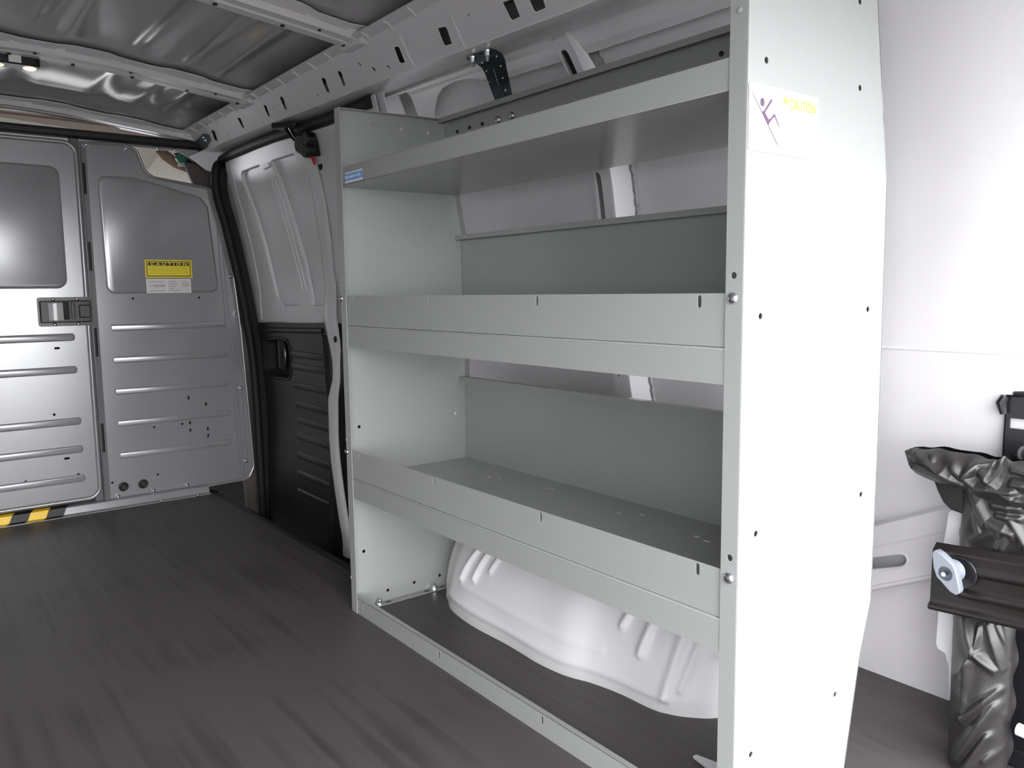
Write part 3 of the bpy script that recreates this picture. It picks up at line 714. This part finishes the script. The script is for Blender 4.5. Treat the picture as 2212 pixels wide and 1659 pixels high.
PS = MB().plate([(-.075, .769), (.081, .769), (.081, .8195), (-.075, .8195)], [], .0005, (0, yS, 0), X_, Z_).build('dealer_sticker', 'paper', part)
eb = MB()
for x0_, x1_, z0_, z1_ in ((-.075, .081, .769, .7715), (-.075, .081, .8165, .8195), (-.075, -.0725, .7715, .8165), (.0785, .081, .7715, .8165), (-.006, -.004, .7715, .8165)): eb.box(x0_, x1_, yS-.0006, yS-.0003, z0_, z1_)
eb.build('sticker_edge', 'paperedge', PS)
ws = MB()
for x, z, l, h in ((-.060, .8105, .042, .0014), (-.064, .7955, .012, .0018), (-.050, .7955, .040, .0034), (-.048, .789, .032, .001), (-.062, .7765, .050, .0018), (.002, .8105, .024, .002), (.002, .802, .030, .002), (.002, .7935, .025, .002), (.003, .785, .017, .002), (.003, .777, .041, .002), (.050, .8105, .015, .002), (.050, .802, .026, .002), (.050, .794, .026, .002)):
    ws.box(x, x+l, yS-.0006, yS-.0003, z-h/2, z+h/2)
ws.build('sticker_print', 'greyink', PS)
# dark liner added behind the leaves so no cab light shows through holes
MB().box(-1.36, .20, YP+.035, YP+.04, .0, 1.15).build('dark_liner', 'hole_shade', part, smooth=False)

# ================================================================== CEILING LAMP
lm = thing('dome_lamp', 'black twin cargo lamp glowing warm on the roof bow by the bulkhead', 'lamp', (-.55, 1.99, 1.405))
LZ = 1.398
MB().prism(rpoly([(-.66, 1.945), (-.445, 1.945), (-.445, 2.005), (-.66, 2.005)], .015), lambda a, c, h: (a, c, h), LZ-.022, LZ+.004).build('housing', 'gloss', lm, bevel=.004)
MB().plate([(-.52, LZ-.019), (-.491, LZ-.019), (-.491, LZ), (-.52, LZ)], [], .001, (0, 1.9435, 0), X_, Z_).build('rating_label', 'lwhite', lm)
MB().dome((-.468, 1.978, LZ-.021), -Z_, .017, .006).build('lit_lens', 'glow', lm)
MB().dome((-.545, 1.978, LZ-.021), -Z_, .019, .006).build('dim_lens', 'lens', lm)

# ================================================================== SHELVING UNIT
su = thing('shelving_unit', 'grey steel three-tier shelving unit bolted along the right wall of the van', 'shelving', (.17, .55, 0))
pz = smoothf([(0, .278), (.022, .278), (.19, .311), (.27, .337), (.33, .345), (.90, .340), (.93, .336), (1.157, .296), (1.17, .292)])
pz = lerpf([(0, .275), (.19, .313), (.275, .341), (.60, .343), (.905, .339), (1.175, .294)])
sil = [(0, 0), (.275, 0), (.313, .19), (.341, .275), (.343, .60), (.339, .905), (.290, 1.178), (0, 1.171)]
def pa(L, y): return [(p.x, p.z) for p in [hy(*q, y) for q in L]]
nh = [circ(a, b_, .0042, 10) for a, b_ in pa([(1656, 130), (1858, 190), (1875, 668), (1643, 683), (1633, 1153), (1860, 1068), (1804, 1500), (1622, 1630), (1858, 3)], 0)]
fh = [circ(a, b_, .0042, 10) for a, b_ in pa([(776, 922), (984, 893), (786, 1191), (838, 1275), (895, 1258), (950, 1243), (805, 269), (867, 279), (925, 287)], RW)]
FLW = .0255
xins = .0
def flange_holes(L): return [circ(p.y, p.z, .0045, 10) for p in [hx(*q, 0) for q in L]]
def endpanel(y, s, hl, fhl, nm):
    b = MB().plate([(a+.0005, c) for a, c in sil], hl, .0015, (0, y, 0), X_, Z_)
    # front flange turned towards the shelves, rear, top and bottom flanges
    ya_, yb_ = sorted((y, y+s*FLW))
    b.plate([(-yb_, 0), (-ya_, 0), (-ya_, 1.171), (-yb_, 1.171)], [[(-p[0], p[1]) for p in h] for h in fhl], .0015, (0, 0, 0), -Y_, Z_)
    for (x0_, z0_), (x1_, z1_) in zip(sil[1:6], sil[2:7]):
        b.sheet(2, 2, lambda i, j: (x0_+(x1_-x0_)*i, y+s*.02*j, z0_+(z1_-z0_)*i), .0015)
    tz = [(0, 1.171), (.290, 1.178)]
    hl2 = [slot(x, .010, .016, .005, False) for x in (.20, .225, .25)]
    b.plate([(0, 0), (.29, 0), (.29, .020), (0, .020)], hl2, .0015, (0, y, 1.1715), (1, 0, .0241), (0, s, 0)) if s > 0 else b.plate([(0, -.020), (.29, -.020), (.29, 0), (0, 0)], [slot(x, -.010, .016, .005, False) for x in (.20, .225, .25)], .0015, (0, y, 1.1715), (1, 0, .0241), (0, 1, 0))
    b.box(.012, .27, *sorted((y, y+s*.024)), .0005, .002)
    return b.build(nm, 'shelf', su, bevel=.0007)
nfh = flange_holes([(1585, 595), (1576, 1205)])
EP1 = endpanel(0.0, 1, nh, nfh, 'end_panel')
ffh = flange_holes([(737, 645+8), (748, 951), (758, 1247)])
EP2 = endpanel(RW, -1, fh, [], 'end_panel')
for p in [hx(*q, 0) for q in ((737, 618), (749, 950), (759, 1247), (1598, 22))]:
    MB().dome((-.0008, p.y, p.z), -X_, .004, .0012).build('dimple', 'shelf', EP2 if p.y > .5 else EP1)
def screw(c, ax, par, r=.0075, nm='screw'):
    o = MB().dome(c, ax, r, .0045, 16, 5)
    o = o.build(nm, 'chrome', par, angle=60)
    c = Vector(c); ax = Vector(ax); k = MB()
    if abs(ax.x) > .5: k.box(c.x-.0052, c.x-.0035, c.y-.0008, c.y+.0008, c.z-.003, c.z+.003).box(c.x-.0052, c.x-.0035, c.y-.003, c.y+.003, c.z-.0008, c.z+.0008)
    if k.v: k.build('cross_slot', 'roof', par) if False else None
    return o
for q in ((1584, 644), (1575, 1249)): p = hx(*q, 0); screw((-.001, p.y, p.z), -X_, EP1)
for q in ((738, 645), (750, 976)): p = hx(*q, 0); screw((-.001, p.y, p.z), -X_, EP2, .0065)
for q in ((820, 1303), (935, 1269)):
    p = hz(*q, .004); MB().cyl((p.x, RW-.012, .002), Z_, .0095, .002, 18).cyl((p.x, RW-.012, .004), Z_, .0065, .008, 6).cyl((p.x, RW-.012, .012), Z_, .004, .004, 10).build('floor_bolt', 'chrome', EP2)
    for d_ in (-.022, .024): MB().prism(slot(p.x+d_, RW-.012, .016, .006, False), lambda a, c, h: (a, c, h), .002, .0024).build('flange_slot', 'hole_shade', EP2)
# trays
y0, y1 = .0016, RW-.0016
def lipslots(L, zt):
    return [slot(p.y, min(p.z, zt-.0105), .0165, .0062) for p in [hx(*q, .003) for q in L]]
def tray(zb, zt, zback, xbk, slots, fslots, name='shelf'):
    b = MB()
    sl_ = [[(-a, c) for a, c in h] for h in lipslots(slots, zt)]
    b.plate([(-y1, zb), (-y0, zb), (-y0, zt), (-y1, zt)], sl_, .0012, (.0030, 0, 0), -Y_, Z_)
    b.plate([(.0030, y0), (xbk(zb), y0), (xbk(zb), y1), (.0030, y1)], fslots, .0012, (0, 0, zb+.001), X_, Y_)
    b.sheet(2, 6, lambda i, j: (xbk(zb+(zback-zb)*j)-.002, y0+(y1-y0)*i, zb+(zback-zb)*j), .0012)
    # folded rim along the top of the back
    xk = xbk(zback)-.002
    b.box(xk-.016, xk, y0, y1, zback-.0012, zback).box(xk-.0165, xk-.0153, y0, y1, zback-.012, zback)
    return b.build(name, 'shelf', su, bevel=.0004)
def fs(L, z): return [slot(p.x, p.y, .015, .005, True) for p in [hz(*q, z) for q in L]]
T3 = tray(.3285, .3955, .543, pz, [(775, 985), (937, 1041), (1168, 1117), (1507, 1229)], fs([(975, 1008), (997, 1010), (1018, 1007), (1057, 1031), (1079, 1034), (1183, 1055), (1193, 1056), (1337, 1110), (1388, 1113), (1505, 1160), (1527, 1170)], .3285))
T2 = tray(.685, .754, .9015, pz, [(762, 646), (927, 647), (1160, 647), (1511, 646)], [])
T1 = tray(1.000, 1.0389, 1.182, lambda z: min(pz(z), .345), [], [circ(p.x, p.y, .003, 8) for p in [hz(*q, 1.0) for q in ((1135, 308), (1150, 350), (1057, 342), (1182, 303), (1222, 309), (1242, 365), (1413, 332), (1437, 260), (870, 392), (960, 358))]])
for q in ((1075, 259), (1105, 250)): p = hx(*q, .295); screw((pz(p.z)-.004, p.y, p.z), -X_, T1, .009)
for q in ((991, 285), (1018, 276), (1045, 268), (1562, 117)): p = hx(*q, .30); MB().cyl((pz(p.z)-.0035, p.y, p.z), -X_, .0045, .0012, 12).build('rail_hole', 'hole_shade', T1)
p = hx(1558, 117, .30)
# front channels
for zb, zt, x_ in ((.2823, .3285, 0), (.6382, .685, 0), (.9996, 1.0389, .0008)):
    b = MB().plate([(-y1, zb), (-y0-.001, zb), (-y0-.001, zt), (-y1, zt)], [], .0012, (.0012+x_, 0, 0), -Y_, Z_)
    b.box(.0012, .018, y0, y1, zb, zb+.0012).box(.0012, .02, y0, y1, zt-.0012, zt)
    if zb < .9: b.tube([(.0032, y0, zt-.002), (.0032, y1, zt-.002)], .0026, 8)
    b.build('front_channel', 'shelf', su, bevel=.0008)
ks = [[(-a, c) for a, c in slot(p.y, p.z, .015, .005)] for p in [hx(*q, .002) for q in ((786, 1311), (948, 1414), (1171, 1556))]]
b = MB().plate([(-y1, 0.0), (-y0, 0.0), (-y0, .0391), (-y1, .0391)], ks, .0012, (.002, 0, 0), -Y_, Z_).box(.002, .014, y0, y1, .0379, .0391)
b.build('kick_strip', 'shelf', su, bevel=.0004)
# maker's label on the top channel
a_ = hx(746, 374, 0); c_ = hx(783, 367, 0); yl0, yl1 = a_.y, c_.y; lz0 = 1.0135; LH = .0235
LB = MB().plate(rpoly([(-yl0, lz0-LH/2), (-yl1, lz0-LH/2), (-yl1, lz0+LH/2), (-yl0, lz0+LH/2)], .002), [], .0004, (-.0010, 0, 0), -Y_, Z_).build('maker_label', 'lwhite', su)
MB().plate([(-yl0, lz0-.0065), (-yl1, lz0-.0065), (-yl1, lz0+.0075), (-yl0, lz0+.0075)], [], .0003, (-.0014, 0, 0), -Y_, Z_).build('label_field', 'blue', LB)
textmesh('ADRIAN STEEL', .0065, (-.0016, yl0-.013, lz0-.0028), -Y_, Z_, 'label_lettering', 'lblue', LB, width=(yl0-yl1)-.017, bold=.02)
MB().tube([(-.0017, yl0-.0065+.0035*math.cos(2*PI*k/18), lz0+.0005+.0042*math.sin(2*PI*k/18)) for k in range(18)], .0007, 6, closed=True).build('label_emblem', 'lblue', LB)
lu = MB()
for zz in (lz0-.0092, lz0-.0050, lz0+.0055): lu.box(-.0017, -.0014, yl1+.004, yl0-.010 if zz < lz0 else yl0-.010, zz-.0004, zz+.0004)
lu.build('label_lines', 'lblue', LB)
# caution sticker on the outer face of the near end panel
SX0, SX1, SZ0, SZ1 = .0035, .1523, .926, 1.0055
CS = MB().plate(rpoly([(SX0, SZ0), (SX1, SZ0), (SX1, SZ1), (SX0, SZ1)], .003), [], .0004, (0, -.0012, 0), X_, Z_).build('caution_label', 'stick', su)
MB().plate([(.080, .981), (SX1-.001, .981), (SX1-.001, SZ1-.002), (.080, SZ1-.002)], [], .0002, (0, -.0014, 0), X_, Z_).build('label_header', 'palehead', CS)
def pp(L): return [(p.x, p.z) for p in [hy(1600+a/8.295, 160+c/8.295, -.0016) for a, c in L]]
ink = MB()
for L in ([(205, 315), (215, 315), (668, 1268), (655, 1272)], [(395, 665), (425, 650), (550, 440), (567, 470), (560, 495), (450, 670), (440, 690), (500, 810), (540, 790), (610, 702), (630, 765), (690, 935), (683, 948), (612, 770), (580, 790), (520, 870), (500, 915), (375, 680)]):
    ink.plate(pp(L), [], .0003, (0, -.0016-.00012*(len(L) > 5), 0), X_, Z_)
cc = pp([(392, 503)])[0]; ink.plate([(cc[0]+.0043*math.cos(t*PI/8), cc[1]+.0052*math.sin(t*PI/8)) for t in range(16)], [], .0003, (0, -.0016, 0), X_, Z_)
ink.build('falling_figure', 'purple', CS)
tri = pp([(805, 380), (760, 525), (850, 528)])
MB().plate(tri, [[(tri[0][0]+(a-tri[0][0])*.3+.0001, tri[0][1]-.004+(c-tri[0][1])*.45) for a, c in tri]], .0003, (0, -.0016, 0), X_, Z_).build('warning_triangle', 'paleink', CS)
tl = pp([(880, 535), (1350, 620)])
textmesh('CAUTION', .0125, (tl[0][0], -.0015, .9838), X_, Z_, 'label_word', 'paleink', CS, width=tl[1][0]-tl[0][0])

# foot clip on the floor under the near end
q = [hz(*p, .004) for p in ((1497, 1634), (1504, 1631), (1560, 1652), (1560, 1664), (1535, 1664))]
MB().prism([(v.x, v.y) for v in q], lambda a, c, h: (a, c, h), .001, .005).build('foot_clip', 'white', su)
# ================================================================== ROOF STAY BRACKET
rb = thing('stay_bracket', 'dark galvanised perforated strap bracket running from roof rail to shelf top', 'bracket', (.28, .85, 1.17))
xk = .292
zt_, zb_ = 1.275, 1.165
xst = lambda z: .266+(.302-.266)*min(1, max(0, (zt_-z)/(zt_-zb_)))**.8-.064*(lambda t: t*t*(3-2*t))(min(1, max(0, (z-1.205)/.062)))
ol_ = [Vector(q) for q in ((1010, 121), (1022, 112), (1052, 102), (1072, 108), (1084, 116), (1090, 128), (1094, 150), (1109, 219), (1075, 229), (1062, 196), (1049, 160), (1042, 147), (1032, 139), (1010, 130))]
ol = [hs(*(ol_[i].lerp(ol_[(i+1) % len(ol_)], k/6)), xst) for i in range(len(ol_)) for k in range(6)]
fst = lambda a, c, h: (xst(c)-h, a, c)
b = MB().cplate([(p.y, p.z) for p in ol], [], .0025, fst, frange(1.16, 1.29, 26))
sp_ = [hs(*q, xst) for q in ((1070, 150), (1078, 180), (1091, 221))]
b.bead([(p.y, p.z) for p in sp_], .006, .003, fst, closed=False)
b.build('strap', 'galv', rb, angle=60)
for q in ((1052, 153), (1083, 142), (1056, 177), (1087, 168), (1063, 203), (1093, 195), (1074, 121), (1043, 135)):
    p = hs(*q, xst); MB().cyl((xst(p.z)-.0012, p.y, p.z), -X_, .0028, .0008, 10).build('strap_hole', 'body', rb)
for q in ((1021, 122), (1053, 108)):
    p = hz(*q, 1.262)
    MB().cyl(p, -Z_, .006, .012, 6).cyl(p+Vector((0, 0, -.012)), -Z_, .0035, .010, 10).cyl(p, -Z_, .009, .002, 16).build('stay_bolt', 'chrome', rb)

# ================================================================== JACK STOWAGE BY THE REAR CORNER
def topx(p):
    d = Vector(p)-CAM; f = d.dot(FW); return (1106+FPX*d.dot(RT)/f, 829.5-FPX*d.dot(UP)/f)
LOW = [((470, 590), (560, 820), 9, 1), ((560, 820), (700, 960), 7, .8), ((650, 630), (740, 960), 7, .7), ((760, 660), (800, 900), 8, .8), ((500, 900), (470, 1230), 12, .7), ((480, 1290), (720, 1110), 8, .9),
       ((430, 1560), (700, 1220), 11, 1), ((500, 1640), (650, 1430), 9, .9), ((800, 950), (785, 1400), 9, .7), ((590, 640), (575, 780), 5, .6), ((700, 640), (770, 800), 5, .5), ((560, 1420), (640, 1330), 6, .5), ((640, 1600), (740, 1540), 8, .5)]
TOPC = [((600, 930), (760, 1200), 13, 1), ((760, 1200), (1000, 1310), 11, .9), ((640, 1000), (700, 1300), 7, .6), ((850, 1060), (1060, 1090), 9, .8), ((880, 1150), (1060, 1180), 7, .7), ((980, 1290), (900, 1420), 8, .7), ((600, 1380), (820, 1300), 10, .4), ((1000, 1200), (1100, 1400), 9, .8)]
COLL = [((150, 610), (400, 790), 8, .7), ((400, 790), (550, 910), 8, .9), ((110, 720), (450, 880), 6, .6), ((600, 830), (690, 710), 9, 1), ((690, 710), (900, 650), 8, 1), ((600, 830), (700, 920), 9, .9), ((700, 920), (1000, 950), 10, 1), ((730, 770), (830, 880), 8, .8), ((830, 880), (1000, 1010), 9, .9),
        ((900, 650), (990, 760), 7, .8), ((990, 760), (1120, 800), 7, .9), ((300, 640), (330, 740), 7, .4), ((480, 680), (560, 840), 9, .4), ((1010, 880), (1200, 900), 9, .8), ((1040, 1030), (1200, 1060), 9, .8)]
def conv(L, s_, ox, oy): return [(Vector((ox+a[0]/s_, oy+a[1]/s_)), Vector((ox+b_[0]/s_, oy+b_[1]/s_)), w, k) for a, b_, w, k in L]
FOLDS = {'body': conv(LOW, 3.324, 1940, 1160)+conv(TOPC, 3.95, 1940, 820), 'collar': conv(COLL, 3.95, 1940, 820)}
def crumple(p, kind, seed):
    q = Vector(topx(p)); s = 0
    for A, B2, w, k in FOLDS[kind]:
        e = B2-A; t = (q-A).dot(e)/e.length_squared; tt = min(1, max(0, t)); dd = (q-A-e*tt).length
        s = max(s, k*math.exp(-(dd/(w*1.15))**1.9))
    v = Vector((p[1]*16, p[2]*9, seed)); r = 1-abs(noise.noise(v+Vector((0, p[1]*10, 0)))*2)
    return s+.30*max(0, r)**3+noise.noise(Vector((p[1]*60, p[2]*60, seed+3)))*.06
def edgef(L, x):
    P = [hx(px, py, x) for px, py in L]; P = sorted((p.z, p.y) for p in P); return lerpf(P), P[0][0], P[-1][0]
bag = thing('tool_bag', 'crumpled black vinyl tool bag strapped upright by the rear corner', 'bag', (.47, -.12, 0))
XB = .475
lf, za, zb2 = edgef([(2082, 1040), (2080, 1100), (2074, 1175), (2068, 1260), (2062, 1340), (2056, 1500), (2048, 1659)], XB)
rf, _, _ = edgef([(2330, 1040), (2310, 1180), (2235, 1300), (2200, 1345), (2196, 1420), (2186, 1600), (2180, 1659)], XB)
zlo, zhi = .004, .455
def bagf(side):
    def f(i, j):
        z = zlo+(zhi-zlo)*j; zz = max(z, .03); L = lf(zz); Rr = rf(zz); y = L+(Rr-L)*i
        w = math.sin(PI*min(1, max(0, i)))**.5
        pin = 1-.55*math.exp(-((z-.29)/.05)**2)
        fold = crumple((XB-.03, y, z), 'body', 3.0)
        if side: x = XB-(.040*pin+.011*fold*(.5+pin*.5))*w
        else: x = XB+.03*w
        return (x, y+.003*math.sin(j*40)*(1 if i in (0, 1) else 0), z)
    return f
b = MB().grid(120, 300, bagf(1)); b.grid(12, 30, bagf(0))
M['vinyl'] = mat('black_vinyl', (.020, .018, .019), .33, 0, .55, .12, 260)
b.build('body', 'vinyl', bag, angle=180)
# drooping collar at the top with its tip pointing forward
upL = [(1957, 972), (1975, 966), (1998, 966), (2040, 969), (2085, 976), (2130, 984), (2165, 990), (2176, 984), (2196, 992), (2235, 996), (2320, 1004)]
loL = [(1958, 980), (1968, 1003), (1985, 1020), (2015, 1034), (2050, 1046), (2085, 1052), (2120, 1080), (2150, 1090), (2190, 1110), (2240, 1110), (2320, 1110)]
XC = .455
def res(L, t):
    k = t*(len(L)-1); a = min(int(k), len(L)-2); f = k-a
    return (L[a][0]*(1-f)+L[a+1][0]*f, L[a][1]*(1-f)+L[a+1][1]*f)
def colf(side):
    def f(i, j):
        A = hx(*res(upL, i), XC); Bq = hx(*res(loL, i), XC); p = A*(1-j)+Bq*j
        w = math.sin(PI*min(1, j*.9+.05))**.6*min(1, i*4+.15)
        fold = crumple((XC-.02, p.y, p.z), 'collar', 9.0)
        x = XC-(.030+.014*fold)*w if side else XC+.035*w
        return (x, p.y, p.z+.004*noise.noise(Vector((i*12, 0, 2)))*(1-j))
    return f
b = MB().grid(220, 70, colf(1)); b.grid(40, 12, colf(0))
b.build('collar', 'vinyl', bag, angle=180)
gq = [hx(*q, .462) for q in ((2012, 1030), (2024, 1062), (2036, 1086), (2052, 1102), (2080, 1112), (2100, 1112), (2100, 1040), (2060, 1040))]
MB().prism([(v.y, v.z) for v in gq], lambda a, c, h: (h, a, c), .462, .49).build('side_gusset', 'black', bag, bevel=.004)
stt = MB(); 
for k in range(26):
    t = .56+.012*k; A = hx(*res(upL, t), XC); Bq = hx(*res(loL, t), XC)
    for jj in (.72, .86):
        p = Vector(colf(1)(t, jj)); stt.box(p.x-.0012, p.x+.0005, p.y-.0012, p.y+.0012, p.z-.0004, p.z+.0004)
# retaining bar
jb = thing('jack_bracket', 'black pressed steel bar clamped across the tool bag with a grey wing nut', 'bracket', (.43, -.11, .28))
XJ = .405
cn = [hx(*q, XJ) for q in ((2015, 1174), (2212, 1207), (2212, 1352), (2012, 1318))]
e1 = (cn[1]-cn[0])/(cn[0].y-cn[1].y); 
ya_ = cn[0].y; Lb = .30; slp = (cn[1].z-cn[0].z)/(cn[0].y-cn[1].y); slq = (cn[2].z-cn[3].z)/(cn[3].y-cn[2].y)
HB = cn[0].z-cn[3].z
def jf(i, j):
    s = Lb*i; zt2 = cn[0].z+slp*s; zb3 = cn[3].z+slp*s
    z = zt2+(zb3-zt2)*j
    x = XJ
    if j < .10: x += .012*(1-j/.10)
    x -= .008*math.exp(-((j-.93)/.055)**2)
    if i > .12:
        e = min(1, (i-.12)/.03)
        x -= .004*e*(math.exp(-((j-.32)/.05)**2)+math.exp(-((j-.66)/.05)**2))
        if .38 < j < .60: x += .003*e
    if j > .985: x += .012
    return (x, ya_-s, z)
b = MB().sheet(60, 60, jf, .0025); b.build('bar', 'bronze', jb, angle=60)
wc_ = hx(2050, 1240, XJ-.02)
MB().cyl(wc_+Vector((.022, -.008, 0)), -X_, .024, .006, 24).build('washer', 'gloss', jb, bevel=.001)
wp = [hx(*q, XJ-.034) for q in ((2017, 1193), (2021, 1188), (2027, 1188), (2039, 1196), (2051, 1208), (2062, 1219), (2068, 1232), (2072, 1250), (2077, 1275), (2075, 1281), (2068, 1284), (2056, 1277), (2039, 1258), (2026, 1243), (2020, 1225))]
wcen = hx(2044, 1238, XJ-.034)
WN = MB().plate([(-v.y, v.z) for v in [*wp]], [circ(-wcen.y, wcen.z, .0105, 20)], .014, (XJ-.040, 0, 0), -Y_, Z_, bev=.0015)
WN.cyl(Vector((XJ-.027, wcen.y-.001, wcen.z)), X_, .0135, .014, 24, .017)
WO = WN.build('wing_nut', 'wing', jb, angle=50)
MB().cyl(Vector((XJ-.010, wcen.y, wcen.z)), -X_, .0035, .033, 12).build('bolt', 'chrome', WO)
# scissor jack standing behind the bag
jk = thing('scissor_jack', 'black steel jack standing behind the vinyl bag at the rear corner', 'jack', (.52, -.2, 0))
J0 = hx(2172, 852, .53)
y_l = J0.y; zt3 = J0.z
b = MB().plate(rpoly([(-y_l, .03), (-y_l+.16, .03), (-y_l+.16, zt3), (-y_l, zt3)], .004), [rpoly([(-y_l+.008, zt3-.052), (-y_l+.06, zt3-.052), (-y_l+.06, zt3-.036), (-y_l+.008, zt3-.036)], .002), circ(-y_l+.034, zt3-.090, .014, 20)], .004, (.53, 0, 0), -Y_, Z_)
b.box(.53, .59, y_l-.004, y_l, .03, zt3).box(.53, .59, y_l-.16, y_l-.156, .03, zt3).box(.53, .59, y_l-.16, y_l, zt3-.004, zt3)
b.build('side_channel', 'gloss', jk, bevel=.0015)
MB().tube([(.524, y_l-.002, zt3-.002), (.524, y_l+.003, zt3-.012), (.524, y_l-.001, zt3-.03)], [.006, .008, .005], 10).build('hinge_pin', 'gloss', jk)
MB().cyl((.535, y_l-.034, zt3-.090), X_, .009, .05, 14).build('screw_rod', 'chrome', jk)
MB().tube([(.53, y_l-.012, zt3+.002), (.53, y_l-.03, zt3+.004)], .004, 8).build('top_lug', 'gloss', jk)
MB().box(.52, .60, y_l-.17, y_l+.005, 0.0, .03).build('foot', 'gloss', jk, bevel=.004)
# painted mounting channel on the wall
def stripf(L, x):
    return [hx(*q, x) for q in L]
mp_ = stripf([(2048, 1105), (2056, 1102), (2072, 1108), (2078, 1120), (2078, 1300), (2068, 1330), (2066, 1400), (2060, 1520), (2050, 1516), (2048, 1440), (2040, 1412), (2024, 1402), (2020, 1390), (2026, 1320), (2036, 1180)], .50)
b = MB().prism([(v.y, v.z) for v in mp_], lambda a, c, h: (h, a, c), .50, .512)
b.box(.505, .60, mp_[3].y-.002, mp_[3].y+.012, .15, .40)
struct(b.build('trim_24', 'white', bevel=.002))
pq = hx(2205, 1577, .46); 
tag(MB().tube([(.46, pq.y+.004, pq.z), (.455, pq.y-.06, pq.z-.002)], .0095, 14).build('tube', 'white'), 'short white tube end poking out beside the vinyl bag near the floor', 'tube')

# rear opening: header and right corner post
struct(MB().box(-1.5, .66, -.50, -.44, 1.18, 1.46).box(.56, .67, -.50, -.44, -.05, 1.3).box(-1.5, -1.40, -.50, -.44, -.05, 1.3).build('wall_rear', 'roof'))  # body-coloured parts given the darkened primer; their shade is put into the colour

# short notes on parts that look different from the rest of their thing
NOTES = {'caution_sticker': 'yellow and black CAUTION sticker', 'dealer_sticker': 'small white printed sticker under the yellow one', 'latch_plate': 'black latch plate', 'header_bar': 'black header bar', 'hazard_tape': 'yellow stripes of the hazard tape',
         'hazard_tape_stripes': 'black stripes of the hazard tape', 'maker_label': 'blue and white maker label', 'caution_label': 'white caution label with a falling figure', 'grommet': 'round black rubber grommet', 'screw': 'shiny zinc screw',
         'floor_bolt': 'shiny hex bolt in the floor flange', 'bolt': 'shiny zinc bolt', 'wing_nut': 'grey wing nut', 'stay_bolt': 'shiny hex bolt', 'lit_lens': 'warm glowing lens', 'rating_label': 'white rating label', 'foot_clip': 'white clip at the foot',
         'trim_panel': 'black plastic lower trim panel', 'door_seal': 'black rubber door seal', 'corner_bracket': 'dark perforated bracket'}
for o in bpy.data.objects:
    n = o.name.split('.')[0]
    if o.parent and n in NOTES: o['label'] = NOTES[n]
